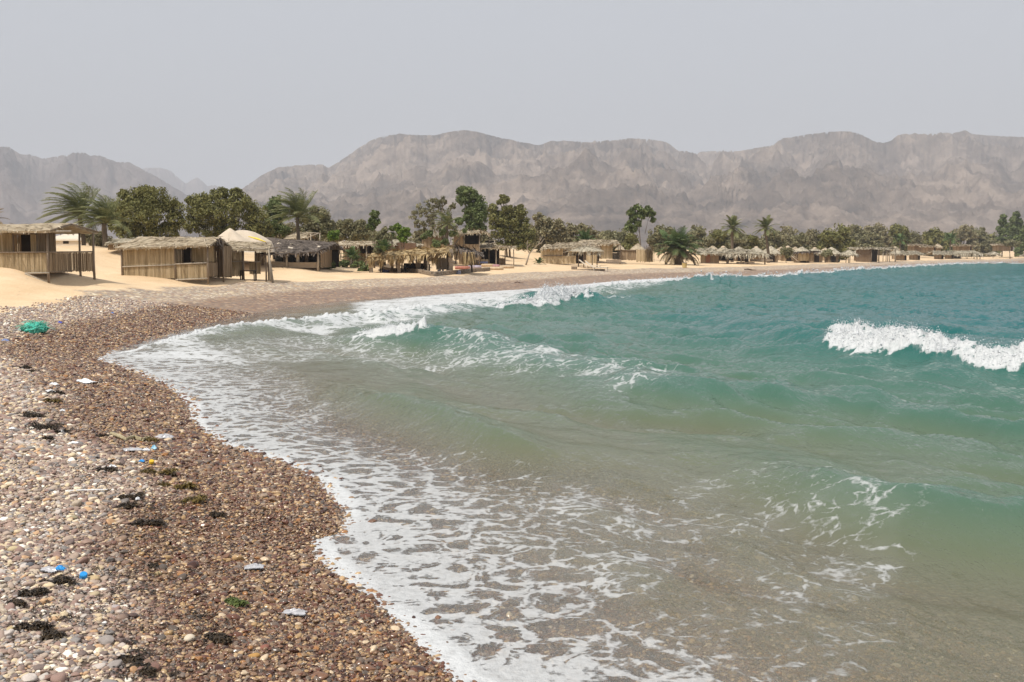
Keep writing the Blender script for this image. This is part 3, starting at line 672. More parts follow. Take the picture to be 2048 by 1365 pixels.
# ------------------------------------------------------------------ materials of huts and plants
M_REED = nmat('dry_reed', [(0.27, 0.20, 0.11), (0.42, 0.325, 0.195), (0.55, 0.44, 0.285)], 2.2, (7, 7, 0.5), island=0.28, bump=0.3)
M_REED2 = nmat('darker_reed', [(0.17, 0.12, 0.07), (0.27, 0.195, 0.12), (0.38, 0.285, 0.185)], 2.2, (7, 7, 0.5), island=0.28, bump=0.3)  # same reed in a darker tone, for sides, backs and some fronts
M_STRAW = nmat('straw_thatch', [(0.26, 0.205, 0.135), (0.42, 0.35, 0.245), (0.56, 0.48, 0.36)], 3.0, (1, 1, 2), island=0.5, bump=0.4)
M_STRAWG = nmat('grey_thatch', [(0.24, 0.21, 0.15), (0.38, 0.335, 0.25), (0.52, 0.465, 0.36)], 3.0, (1, 1, 2), island=0.5, bump=0.4)
M_STRAWY = nmat('golden_palm_thatch', [(0.20, 0.14, 0.07), (0.38, 0.28, 0.14), (0.54, 0.42, 0.24)], 3.0, (1, 1, 2), island=0.6, bump=0.4)
M_STRAWD = nmat('dark_brown_thatch', [(0.075, 0.06, 0.05), (0.13, 0.105, 0.085), (0.21, 0.17, 0.14)], 3.0, (1, 1, 2), island=0.5, bump=0.4)
M_WOOD = nmat('weathered_wood', [(0.16, 0.12, 0.085), (0.28, 0.22, 0.16)], 4, (3, 3, .4), bump=0.2)
M_POLE = nmat('pale_pole', [(0.30, 0.25, 0.19), (0.44, 0.38, 0.30)], 4, (3, 3, .4), bump=0.2)
M_DARK = nmat('interior_shade_and_dark_parts', [(0.018, 0.014, 0.011), (0.04, 0.03, 0.022)], 2)  # near-black: interior shade put into the colour, also real dark parts
M_CANVAS = nmat('pale_canvas', [(0.50, 0.42, 0.32), (0.62, 0.53, 0.42)], 1.2, (1, 1, 1), bump=0.2)
M_PLASTER = nmat('cream_plaster', [(0.60, 0.52, 0.41), (0.70, 0.62, 0.50)], 1.2, (1, 1, 1), bump=0.1)
M_STONE = nmat('mud_stone', [(0.13, 0.10, 0.075), (0.25, 0.20, 0.15), (0.36, 0.29, 0.22)], 3.0, island=0.5, bump=0.7, dist=0.05)
M_BARK = nmat('bark', [(0.09, 0.07, 0.05), (0.19, 0.15, 0.11)], 5, (1, 1, .3), bump=0.5)
M_PALEBARK = nmat('pale_bark', [(0.26, 0.21, 0.16), (0.40, 0.34, 0.27)], 5, (1, 1, .3), bump=0.5)
def leafmat(name, a, b, c): return nmat(name, [a, b, c], 0.7, (1, 1, 1), island=0.5, bump=0, rough=0.7, spec=0.25, trans=0.22)
M_OLIVE = leafmat('tamarisk_leaf', (0.11, 0.11, 0.034), (0.18, 0.175, 0.058), (0.27, 0.26, 0.10))
M_GREEN = leafmat('green_leaf', (0.085, 0.115, 0.038), (0.135, 0.17, 0.06), (0.20, 0.24, 0.095))
M_BRIGHT = leafmat('bright_leaf', (0.08, 0.14, 0.02), (0.15, 0.23, 0.035), (0.24, 0.32, 0.07))
M_DUSTY = leafmat('dusty_leaf', (0.15, 0.14, 0.07), (0.22, 0.21, 0.11), (0.30, 0.28, 0.16))
M_BROWNL = leafmat('brownish_leaf', (0.18, 0.155, 0.085), (0.26, 0.23, 0.13), (0.34, 0.31, 0.185))
M_FROND = leafmat('palm_frond', (0.10, 0.12, 0.045), (0.165, 0.18, 0.075), (0.25, 0.25, 0.12))
M_FRONDG = leafmat('green_palm_frond', (0.055, 0.095, 0.03), (0.10, 0.155, 0.055), (0.16, 0.20, 0.085))
M_DEADF = leafmat('dead_frond', (0.14, 0.10, 0.055), (0.24, 0.18, 0.10), (0.34, 0.27, 0.16))

def reed_mesh(W, Hh, rw=0.045, ragged=0.05, axis='x', cover=0.985, bands=True):
    """upright reeds side by side, W wide, Hh high, standing in the plane y = 0 (or x = 0)"""
    n = max(3, int(W / rw)); V = []; Fs = []
    for i in range(n):
        a = i * W / n; b = a + W / n * cover; y = rnd.uniform(-.012, .012); t = 0.012
        z1 = Hh + rnd.uniform(-ragged, ragged) * .6; z0 = rnd.uniform(-ragged, ragged) * .5
        k = len(V); m = (a + b) / 2
        V += [(a, y, z0), (m, y - t, z0), (b, y, z0), (m, y + t, z0), (a, y, z1), (m, y - t, z1), (b, y, z1), (m, y + t, z1)]
        Fs += [(k, k + 1, k + 5, k + 4), (k + 1, k + 2, k + 6, k + 5), (k + 2, k + 3, k + 7, k + 6), (k + 3, k, k + 4, k + 7), (k + 4, k + 5, k + 6, k + 7)]
    if axis == 'y': V = [(-y, x, z) for x, y, z in V]
    return V, Fs
def blades(mb, pts, dirs, ln, wd, droop=0.0):
    """thin straw blades: quads starting at pts running along dirs"""
    for p, d in zip(pts, dirs):
        p = Vector(p); d = Vector(d).normalized(); l = ln * rnd.uniform(.6, 1.3); w_ = wd * rnd.uniform(.6, 1.4)
        sd_ = d.cross(Vector((rnd.uniform(-.4, .4), rnd.uniform(-.4, .4), 1))).normalized() * w_ * .5
        if sd_.length < 1e-6: continue
        m = p + d * l * .55; e = p + d * l + Vector((0, 0, -droop * l)); m.z -= droop * l * .2
        mb.add([p - sd_, p + sd_, m + sd_, m - sd_, e + sd_ * .3, e - sd_ * .3], [(0, 1, 2, 3), (3, 2, 4, 5)])
def thatch(mb, c00, c10, c11, c01, th=0.10, bump=0.05, dens=14, blen=0.55, bw=0.035, fringe=0.25, fr_n=9, cell=0.3):
    """thatched sheet with corners front-left, front-right, back-right, back-left; lumpy, with loose blades and a ragged fringe"""
    c00, c10, c11, c01 = map(Vector, (c00, c10, c11, c01))
    lu = ((c10 - c00).length + (c11 - c01).length) / 2; lv = ((c01 - c00).length + (c11 - c10).length) / 2
    nu = max(3, min(60, int(lu / cell))); nv = max(3, min(24, int(lv / cell)))
    nrm = (c10 - c00).cross(c01 - c00).normalized(); 
    if nrm.z < 0: nrm = -nrm
    def P(u, v): return c00 * (1 - u) * (1 - v) + c10 * u * (1 - v) + c11 * u * v + c01 * (1 - u) * v
    sx = rnd.uniform(0, 99); V = []
    for layer in (0, 1):
        for j in range(nv + 1):
            for i in range(nu + 1):
                p = P(i / nu, j / nv); q = float(fbm(np.array([p.x * 1.5 + sx]), np.array([p.y * 1.5 + p.z]), 5, 3)[0])
                e = (rnd.uniform(-1, 1) * bump)
                V.append(p + nrm * (q * bump * 2.2 + e * .5 + (0 if layer else -th)))
    n1 = (nu + 1) * (nv + 1); Fs = []
    for j in range(nv):
        for i in range(nu):
            a = j * (nu + 1) + i; Fs.append((a + 1, a, a + nu + 1, a + nu + 2)); Fs.append((n1 + a, n1 + a + 1, n1 + a + nu + 2, n1 + a + nu + 1))
    ed = [j * (nu + 1) for j in range(nv + 1)], [j * (nu + 1) + nu for j in range(nv + 1)], list(range(nu + 1)), [nv * (nu + 1) + i for i in range(nu + 1)]
    for e in ed:
        for a, b in zip(e[:-1], e[1:]): Fs.append((a, b, n1 + b, n1 + a))
    mb.add(V, Fs)
    du = (c10 - c00).normalized(); dv = (c00 - c01).normalized(); nb = int(lu * lv * dens); pts = []; dirs = []
    for _ in range(nb):
        u, v = rnd.random(), rnd.random(); pts.append(P(u, v) + nrm * rnd.uniform(0.0, bump + .04)); dirs.append(dv * rnd.uniform(.3, 1) + du * rnd.uniform(-.8, .8) + nrm * rnd.uniform(-.03, .16))
    blades(mb, pts, dirs, blen, bw)
    pts = []; dirs = []
    for a, b, o in ((c00, c10, dv), (c01, c11, -dv), (c00, c01, -du), (c10, c11, du)):
        for _ in range(int((b - a).length * fr_n)):
            t = rnd.random(); pts.append(a.lerp(b, t) - nrm * rnd.uniform(0, th)); dirs.append(o * rnd.uniform(.2, 1) + Vector((0, 0, -rnd.uniform(.3, 1.2))) + (b - a).normalized() * rnd.uniform(-.4, .4))
    blades(mb, pts, dirs, fringe, bw)

class Hut:
    """a hut authored from the photograph: pixel columns and rows are turned into metres at its own distance"""
    def __init__(s, name, label, u, v, Y=None, rz=0.0, cat='hut', group=None, z=None):
        if Y is None: Y = groundY(u, v)
        s.Y = Y; s.u = u; s.v = v; X = wx(u, v, Y); s.k = Y / F * (1 + 0.0)
        zz = g1(X, Y) if z is None else z
        s.v0 = 505 + (CAMZ - zz) / Y * F     # the pixel row of the hut's own ground
        s.root = empty(name, (X, Y, zz), label, cat, group, rz)
    def X(s, u): return (u - s.u) * s.k
    def Z(s, v): return (s.v0 - v) * s.k
    def wall(s, u0, u1, v0, v1, yo=0.0, mat=None, name='reed_wall', rw=None, ragged=0.05):
        rw = rw or max(0.035, s.k * 1.1); V, Fs = reed_mesh((u1 - u0) * s.k, (v1 - v0) * s.k, rw, ragged)
        mb = MB(); x0, z0 = s.X(u0), s.Z(v1); mb.add([(x + x0, y + yo, z + z0) for x, y, z in V], Fs); return mb.build(name, mat or M_REED, s.root)
    def side(s, u, v0, v1, y0, y1, mat=None, name='reed_wall', rw=None):
        rw = rw or max(0.035, s.k * 1.1); V, Fs = reed_mesh(y1 - y0, (v1 - v0) * s.k, rw, .05, 'y')
        mb = MB(); x0, z0 = s.X(u), s.Z(v1); mb.add([(x + x0, y + y0, z + z0) for x, y, z in V], Fs); return mb.build(name, mat or M_REED, s.root)
    def post(s, u, v0, v1=None, yo=0.0, r=0.045, u2=None, mat=None, y2=None, name='post'):
        z0 = -0.3 if v1 is None else s.Z(v1); mb = MB(); x0 = s.X(u); x1 = s.X(u2 if u2 is not None else u)
        mx = (x0 + x1) / 2 + rnd.uniform(-.02, .02)
        mb.tube([(x1, yo, z0), (mx, yo, (z0 + s.Z(v0)) / 2), (x0, y2 if y2 is not None else yo, s.Z(v0))], [r * 1.1, r, r * .9], 7); return mb.build(name, mat or M_WOOD, s.root, True)
    def beam(s, u0, v0, u1, v1, y0=0.0, y1=None, r=0.04, mat=None, name='beam'):
        mb = MB(); mb.tube([(s.X(u0), y0, s.Z(v0)), (s.X(u1), y0 if y1 is None else y1, s.Z(v1))], r, 6); return mb.build(name, mat or M_WOOD, s.root, True)
    def roof(s, fl, fr, br, bl, mat=None, name='thatch_roof', **kw):
        """corners as (u, v, y)"""
        mb = MB(); thatch(mb, *[(s.X(u), y, s.Z(v)) for u, v, y in (fl, fr, br, bl)], **kw); return mb.build(name, mat or M_STRAW, s.root)
    def dark(s, u0, u1, v0, v1, yo, name='interior_shade_sheet'):
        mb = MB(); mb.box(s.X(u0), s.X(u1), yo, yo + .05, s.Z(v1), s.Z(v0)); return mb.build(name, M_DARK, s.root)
    def block(s, u0, u1, v0, v1, y0, y1, mat, name):
        mb = MB(); mb.box(s.X(u0), s.X(u1), y0, y1, s.Z(v1), s.Z(v0)); return mb.build(name, mat, s.root)

def cone_thatch(mb, R, z0, z1, n=26, fringe=0.35, dens=90, bw=0.05, lump=0.06):
    rings = 6; V = []
    for j in range(rings + 1):
        t = j / rings; r = R * (1 - t) + 0.05; z = z0 + (z1 - z0) * (t ** 0.85)
        for i in range(n):
            a = 2 * math.pi * i / n; q = rnd.uniform(-1, 1) * lump; V.append((math.cos(a) * (r + q), math.sin(a) * (r + q), z + q * .6))
    Fs = []
    for j in range(rings):
        for i in range(n): Fs.append((j * n + i, j * n + (i + 1) % n, (j + 1) * n + (i + 1) % n, (j + 1) * n + i))
    k = len(V); V += [(math.cos(2 * math.pi * i / n) * (R - .06), math.sin(2 * math.pi * i / n) * (R - .06), z0 - .07) for i in range(n)]
    for i in range(n): Fs.append((k + i, k + (i + 1) % n, (i + 1) % n, i))
    Fs.append(tuple(reversed(range(k, k + n)))); Fs.append(tuple(range(rings * n, rings * n + n))); mb.add(V, Fs)
    pts = []; dirs = []
    for _ in range(int(dens * R)):
        a = rnd.uniform(0, 6.283); t = rnd.random() ** 1.5; r = R * (1 - t); pts.append((math.cos(a) * r, math.sin(a) * r, z0 + (z1 - z0) * t ** .85 + .04)); dirs.append((math.cos(a) * 1, math.sin(a) * 1, -(z1 - z0) / R * .8 + rnd.uniform(-.05, .25)))
    blades(mb, pts, dirs, R * .38, bw)
    pts = []; dirs = []
    for _ in range(int(R * 60)):
        a = rnd.uniform(0, 6.283); pts.append((math.cos(a) * R * .97, math.sin(a) * R * .97, z0)); dirs.append((math.cos(a) * .35 + rnd.uniform(-.2, .2), math.sin(a) * .35 + rnd.uniform(-.2, .2), -1))
    blades(mb, pts, dirs, fringe, bw)
def umbrella(label, u, vbase, vtop, vrim, halfw, Y=None, mat=None, group=None, cap=False, fringe=0.28, twigs=False, poles=None, pole_r=.06):
    if Y is None: Y = groundY(u, vbase)
    X = wx(u, vbase, Y); zg = g1(X, Y); root = empty('thatched_umbrella', (X, Y, zg), label, 'umbrella', group); k = Y / F; v0 = 505 + (CAMZ - zg) / Y * F
    mb = MB(); zr = (v0 - vrim) * k; zt = (v0 - vtop) * k; cone_thatch(mb, halfw * k, zr, zt, fringe=fringe, bw=max(.045, k * 1.1)); canopy = mb.build('thatch_canopy', mat or M_STRAWG, root)
    for (dx, dy) in (poles or [(0, 0)]):
        p = MB(); p.tube([(dx * k, dy, -.3), (dx * k + .02, dy, zr * .6), (dx * k, dy, zt - .15)], pole_r, 7); p.build('pole', M_WOOD, root, True)
    if cap:
        c = MB(); c.tube([(0, 0, zt - .12), (0, 0, zt + .05), (0, 0, zt + .12)], [.26, .2, .08], 10); c.build('straw_cap', M_STRAW, canopy, True)
    if twigs:
        c = MB()
        for _ in range(16):
            a = rnd.uniform(0, 6.28); c.tube([(math.cos(a) * .2, math.sin(a) * .2, zt - .1), (math.cos(a) * .5 + rnd.uniform(-.2, .2), math.sin(a) * .5, zt + rnd.uniform(.1, .45)), (math.cos(a) * .9, math.sin(a) * .9, zt + rnd.uniform(.1, .5))], [.035, .025, .012], 5)
        c.build('twig_topknot', M_POLE, canopy)
    return root

# ------------------------------------------------------------------ trees
def leaf_cloud(cent, rad, n_each, leaf, squash=0.85, seed=0):
    R = np.random.RandomState(seed); C = np.repeat(cent, n_each, 0); Rr = np.repeat(rad, n_each)
    d = R.normal(0, 1, C.shape); d /= np.linalg.norm(d, axis=1)[:, None]; rr = Rr * R.uniform(0.45, 1.08, len(Rr)) ** 0.7
    p = C + d * rr[:, None] * np.array([1, 1, squash]); n = len(p)
    nn = d * 0.9 + R.normal(0, .7, d.shape) + np.array([0, 0, .35]); nn /= np.linalg.norm(nn, axis=1)[:, None]
    a = np.cross(nn, R.normal(0, 1, nn.shape)); a /= np.linalg.norm(a, axis=1)[:, None]; b = np.cross(nn, a)
    l = leaf * R.uniform(.55, 1.35, n)[:, None]; a = a * l; b = b * l * 0.5
    V = np.stack([p - a, p + b * 1.0 - a * .1, p + a, p - b - a * .1], 1).reshape(-1, 3)
    Fs = np.arange(n * 4).reshape(-1, 4); return V, Fs
def tree(name, label, u, vb, vt, hw, Y, leafm, cat='tree', group=None, dens=1.0, lobes=None, bark=None, open_=0.0, leaf=None, stems=3, cut=0.25, name2='crown'):
    """tree at pixel column u, top row vt, half width hw px, standing on the ground at distance Y"""
    X = wx(u, vb, Y); zg = g1(X, Y); k = Y / F; v0 = 505 + (CAMZ - zg) / Y * F; H = (v0 - vt) * k; W = hw * k
    root = empty(name, (X, Y, zg), label, cat, group); seed = int(u * 7 + vt); R = np.random.RandomState(seed)
    if lobes is None:
        nl = 10 + int(W); lobes = []
        for i in range(nl):
            a = R.uniform(-1, 1); hz = R.uniform(0.12, 0.82); ww = math.sqrt(max(0.05, 1 - (2 * (hz - 0.48)) ** 2)); lobes.append((a * W * .68 * ww, R.uniform(-.6, .6) * W, hz * H, R.uniform(.26, .40) * min(W, H) * 1.1))
        lobes.append((R.uniform(-.25, .25) * W, 0, H * .80, .22 * H)); lobes.append((-W * .72, 0, H * .42, .26 * min(W, H))); lobes.append((W * .72, 0, H * .45, .26 * min(W, H)))
    else:
        lobes = [((lu - u) * k, ly, (v0 - lv) * k, lr * k) for lu, lv, lr, ly in lobes]
    lf = leaf or max(0.10, k * (2.3 if Y < 135 else 2.9))
    cents = []; rads = []
    for lx, ly, lz, lr in lobes:
        m = int((9 + 12 * lr / (lf * 3.2)) * dens * (1 - open_)) + 3; lr = lr * 1.12
        d = R.normal(0, 1, (m, 3)); d /= np.linalg.norm(d, axis=1)[:, None]; q = R.uniform(.35, 1.0, m) ** .6 * np.where(R.rand(m) < .22, 1.3, 1)
        cents.append(np.array([lx, ly, lz]) + d * (q * lr)[:, None] * [1, 1, .85]); rads.append(R.uniform(.16, .34, m) * lr + lf * .8)
    C = np.concatenate(cents); Rr = np.concatenate(rads); C[:, 2] = np.maximum(C[:, 2], H * .05)
    V, Fs = leaf_cloud(C, Rr, int((36 if Y < 135 else 22) * (1 - .4 * open_)), lf, seed=seed); V[:, 2] = np.where(V[:, 2] < 0.02, 0.02, V[:, 2])
    me = np_mesh(name2, V, Fs); mobj(name2, me, leafm, root)
    mb = MB()
    top = sorted(lobes, key=lambda q: -q[2])[:max(stems + 3, 4)]
    br = max(.06, W * .05)
    for i in range(stems):
        l = top[i % len(top)]; bx = R.uniform(-.12, .12) * W
        mb.tube([(bx, 0, -.3), (bx * 1.4 + l[0] * .15, l[1] * .2, l[2] * .33), (l[0] * .55 + bx, l[1] * .6, l[2] * .66), (l[0], l[1], l[2])], [br, br * .8, br * .5, br * .2], 7)
    for l in (lobes[::3] if bark else lobes):
        mb.tube([(l[0] * .3, l[1] * .2, l[2] * .55), (l[0] * .7, l[1] * .6, l[2] * .85), (l[0] * 1.0, l[1], l[2] + l[3] * .4)], [br * .35, br * .2, br * .06], 5)
    mb.build('trunk', bark or M_BARK, root, True); return root
def frond_mesh(L, az, el, wind, droop, lw, nleaf=26, R=rnd, leafl=0.5):
    """one palm leaf: curved rib with two rows of leaflets"""
    mb = MB(); pts = []; p = Vector((0, 0, 0)); d = Vector((math.cos(az) * math.cos(el), math.sin(az) * math.cos(el), math.sin(el))); n = 9
    for i in range(n + 1):
        pts.append(p.copy()); p = p + d * (L / n); d = (d + Vector((wind[0], wind[1], -droop)) * (0.10 + .14 * i / n)).normalized()
    mb.tube(pts, [.035 * (1 - .8 * i / n) + .006 for i in range(n + 1)], 5)
    for i in range(nleaf):
        t = 0.14 + 0.86 * i / nleaf; f = t * n; a = int(min(f, n - 1)); q = pts[a].lerp(pts[a + 1], f - a); dd = (pts[a + 1] - pts[a]).normalized()
        sd_ = dd.cross(Vector((0, 0, 1))); sd_ = sd_.normalized() if sd_.length > .01 else Vector((1, 0, 0)); up = sd_.cross(dd)
        ll = leafl * L * .62 * math.sin(math.pi * (0.12 + .80 * t)) ** .7
        for sg in (-1, 1):
            e = (dd * .75 + sd_ * sg * .75 + up * .22 + Vector((wind[0], wind[1], -droop * .8)) * .45).normalized() * ll * R.uniform(.8, 1.15)
            m = e * .5 + up * .05 * ll; wv = dd * lw * .5
            mb.add([q - wv, q + wv, q + m + wv * 1.1, q + m - wv * 1.1, q + e + Vector((0, 0, -.10 * ll))], [(0, 1, 2, 3), (3, 2, 4)])
    return mb
def palm(label, u, vb, vc, Y, rad, wind=(-0.9, 0.1), n=24, lean=0.0, mat=None, dead=0, group=None, trunk_r=.17, el=(-.25, 1.35), base_u=None, leafw=None, cat='palm'):
    """palm with crown centre at pixel (u, vc); rad = frond reach in pixels"""
    k = Y / F; bu = base_u if base_u is not None else u; X = wx(bu, vb, Y); zg = g1(X, Y); v0 = 505 + (CAMZ - zg) / Y * F; H = (v0 - vc) * k; dx = (u - bu) * k
    root = empty('palm', (X, Y, zg), label, cat, group); mb = MB()
    if H > 0.3 and trunk_r > 0:
        pts = [(dx * (t ** 1.4) + .05 * math.sin(t * 5), 0, -0.3 + (H + .3) * t) for t in [i / 9 for i in range(10)]]
        mb.tube(pts, [trunk_r * (1.25 if i == 0 else 1.0 - .02 * i + (.12 if i % 2 else 0)) for i in range(10)], 9); mb.build('trunk', M_BARK, root, True)
    L = rad * k; lw = leafw or max(.05, k * 1.0)
    for i in range(n):
        a = i * 2.399 + rnd.uniform(-.2, .2); e = el[0] + (el[1] - el[0]) * ((i + .5) / n); isd = i < dead
        m = frond_mesh(L * rnd.uniform(.85, 1.1), a, e, wind, .75 if not isd else 2.2, lw, 24)
        f = m.build('frond' if not isd else 'dead_frond', M_DEADF if isd else (mat or M_FROND), root); f.location = (dx, 0, H)
    return root
# ------------------------------------------------------------------ huts, from left to right
def hut_left():
    h = Hut('reed_hut', 'raised reed hut at the left edge with open porch on stilts over sand', 100, 572, 45.5, rz=0.04)
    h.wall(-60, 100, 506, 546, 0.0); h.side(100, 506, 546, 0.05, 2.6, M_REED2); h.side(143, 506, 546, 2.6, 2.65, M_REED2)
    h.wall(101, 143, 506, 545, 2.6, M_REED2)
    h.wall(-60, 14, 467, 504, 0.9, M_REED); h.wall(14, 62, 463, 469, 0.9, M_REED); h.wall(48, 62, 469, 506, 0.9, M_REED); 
    h.dark(14, 50, 468, 506, 1.7, 'window_shade_sheet'); h.side(62, 464, 508, 0.92, 2.9, M_REED2); h.wall(-60, 62, 465, 546, 2.95, M_REED2, 'back_wall')  # black sheet behind the window hole paints the shade of the room
    h.beam(-60, 506, 101, 505, -.06, r=.04); h.beam(50, 547, 101, 546, -.07, r=.045, mat=M_POLE); h.beam(101, 505, 143, 504, -.02, 2.6, r=.04); h.beam(60, 464.5, 146, 463.5, -.05, r=.05, mat=M_POLE); h.beam(14, 468.5, 62, 467.5, .85, r=.035)
    h.post(99, 462, yo=-.04, r=.055); h.post(146, 465, yo=2.62, r=.055); h.post(62, 466, 547, .84, .04); h.post(14.5, 468, 547, .84, .035); h.post(30, 545, yo=.1, r=.05); h.post(116, 464, yo=2.7, r=.05)
    h.beam(58, 547, 107, 573, -.35, .1, r=.05, mat=M_POLE, name='fallen_pole')
    mb = MB(); mb.box(h.X(-60), h.X(101), .02, 2.6, h.Z(545), h.Z(543)); mb.build('floor', M_WOOD, h.root)
    h.roof((-62, 465, -.45), (112, 461.5, -.45), (127, 446, 1.1), (-62, 449, 1.1), fringe=.10, bw=.04, bump=.03); h.roof((-62, 462, 3.1), (148, 461.5, 3.1), (127, 446.3, 1.12), (-62, 449, 1.12), fringe=.10, bw=.04, bump=.03)
    h.beam(112, 462, 127, 447.5, -.40, 1.1, r=.035); h.beam(127, 447.5, 150, 462, 1.1, 3.1, r=.035)
hut_left()
def hut_two():
    h = Hut('reed_hut', 'long reed hut with window hole and open right porch beside sand dune', 330, 560, 57, rz=-0.03)
    h.wall(245, 352, 494, 557, 0); h.wall(352, 417, 529, 560, 0); h.wall(352, 373, 492, 499, 0.02); h.wall(372, 419, 492, 524, 1.0, M_REED, 'inner_wall')
    h.side(245.5, 494, 557, 0.03, 3.2, M_REED2); h.dark(352, 373, 497, 529, 1.3, 'doorway_shade_sheet'); h.side(418, 526, 553, .05, 1.6, M_REED2); h.side(430, 492, 555, 1.62, 3.2, M_REED2); h.wall(245, 430, 494, 558, 3.2, M_REED2, 'back_wall')  # black sheet paints the shade inside the opening
    h.beam(245, 534, 352, 530, -.05, r=.04, mat=M_POLE); h.beam(352, 528.5, 418, 526, -.05, r=.045, mat=M_POLE); h.beam(243, 494, 420, 490, -.04, r=.045); h.beam(352, 560, 418, 557, -.06, r=.05, mat=M_POLE)
    h.post(245, 492, yo=-.05, r=.05); h.post(352, 492, 560, -.04, .04); h.post(417.5, 489, yo=-.05, r=.055); h.post(430, 484, yo=1.6, r=.05); h.post(372.5, 496, 529, .95, .04)
    h.roof((237, 497, -.4), (426, 491, -.4), (426, 475, 1.6), (256, 473, 1.6), fringe=.11, bw=.045, bump=.03); h.roof((236, 497, 3.6), (426, 493, 3.6), (427, 475, 1.62), (256, 473, 1.62), fringe=.11, bw=.045, bump=.03)
    n = Hut('palm_leaf_bundle', 'dark ragged palm leaf bundle hanging at the right roof end of the long hut', 428, 484, 57.0, cat='palm leaves', z=wz(486, 57.0))
    mb = MB(); pts = [(rnd.uniform(-.12, .12), 1.0 + rnd.uniform(-.3, .3), rnd.uniform(-.1, .25)) for _ in range(90)]; blades(mb, pts, [(rnd.uniform(-.6, .6), rnd.uniform(-.6, .6), rnd.uniform(-1, .2)) for _ in pts], .3, .05); mb.build('leaves', M_STRAWD, n.root)
hut_two()
def canopy_three():
    h = Hut('reed_shelter', 'open reed shelter with flat thatch roof and leaning front pole', 480, 562, 60.5, rz=0.0, cat='shelter')
    h.wall(431, 482, 497, 553, .6, M_REED); h.side(432, 497, 553, .6, 2.8, M_REED2); h.wall(483, 506, 525, 550, 1.9, M_REED); h.beam(431, 524, 482, 523, .53, r=.03, mat=M_POLE); h.beam(483, 525, 506, 524.5, 1.85, r=.035, mat=M_POLE)
    h.post(432, 494, yo=.55, r=.05); h.post(481, 494, yo=.55, r=.05); h.post(486.5, 492, yo=.2, r=.045); h.post(496, 494, yo=1.9, r=.05); h.post(531, 497, yo=.2, r=.05); h.post(538, 500, 569, -.1, .07, u2=547, mat=M_POLE); h.post(541, 500, 562, -.3, .05, u2=544, mat=M_POLE); h.post(512, 494, yo=3.2, r=.05)
    h.beam(482, 495, 541, 500, -.1, r=.05, mat=M_POLE); h.beam(531, 499, 531, 494, .2, 3.4, r=.04)
    h.roof((427, 496, -.3), (541, 501, -.3), (516, 486, 3.6), (430, 481, 3.6), fringe=.13, bw=.045, bump=.03)
    mb = MB()                                        # cloth sagging under the roof
    nx = 16
    V = [];
    for i in range(nx + 1):
        t = i / nx; sag = 9 * abs(math.sin(t * math.pi * 2)) * .8; V += [(h.X(433 + 48 * t), .50, h.Z(495)), (h.X(433 + 48 * t), .47, h.Z(498.5 + sag))]
    mb.add(V, [(2 * i, 2 * i + 2, 2 * i + 3, 2 * i + 1) for i in range(nx)]); mb.build('cloth_drape', M_CANVAS, h.root)
    b = Hut('wooden_bench', 'dark wooden bench frame under the open reed shelter', 495, 560, 60.2, cat='bench')
    mb = MB(); mb.box(b.X(480), b.X(509), 0, .45, b.Z(543), b.Z(541)); mb.build('seat', M_DARK, b.root)
    for u in (481, 508):
        for y in (.04, .4): mb = MB(); mb.tube([(b.X(u), y, -.1), (b.X(u), y, b.Z(542))], .035, 6); mb.build('leg', M_DARK, b.root)
canopy_three()
def tent(label, u, vb, Y, pts, depth, rad=1):
    k = Y / F; X = wx(u, vb, Y); zg = g1(X, Y); v0 = 505 + (CAMZ - zg) / Y * F; root = empty('canvas_tent', (X, Y, zg), label, 'tent'); n = 28; mb = MB(); V = []; Fs = []
    # profile swept round: pts = [(half width px, row)]
    for j, (hw, v) in enumerate(pts):
        for i in range(n):
            a = 2 * math.pi * i / n; sc = 1 - .05 * abs(math.sin(a * 4)) * (j > 0 and j < len(pts) - 1); V.append((math.cos(a) * hw * k * sc, math.sin(a) * hw * k * depth * sc, (v0 - v) * k))
    for j in range(len(pts) - 1):
        for i in range(n): Fs.append((j * n + i, j * n + (i + 1) % n, (j + 1) * n + (i + 1) % n, (j + 1) * n + i))
    mb.add(V, Fs); mb.build('canvas_cover', M_CANVAS, root); p = MB(); p.tube([(0, 0, 0), (0, 0, (v0 - pts[-1][1] + 1) * k)], .05, 6); p.build('pole', M_WOOD, root)
tent('pale canvas tent with sharp peak behind the long hut', 461, 500, 76, [(66, 505), (46, 486), (25, 474), (10, 463), (.8, 457)], .8)
tent('pale canvas tent with low rounded top right of the peaked tent', 486, 500, 79, [(66, 505), (58, 484), (42, 474), (24, 465), (9, 461.5), (.8, 461)], .8)
o = MB(); o.tube([(-.45, .1, .05), (0, 0, .1), (.45, -.1, .02)], [.05, .13, .05], 8); o = o.build('yellow_board', nmat('yellow_paint', [(.75, .55, .06), (.82, .62, .1)], 2, rough=.4), smooth=True)
o.location = (wx(514, 480, 62.5), 62.5, wz(479.5, 62.5)); o.scale = (1, 1, .5); o.rotation_euler = (0, math.radians(14), -.3); tag(o, 'small yellow board lying on the thatch roof below the tents', 'board')
o.scale = (1.4, 1, .5)
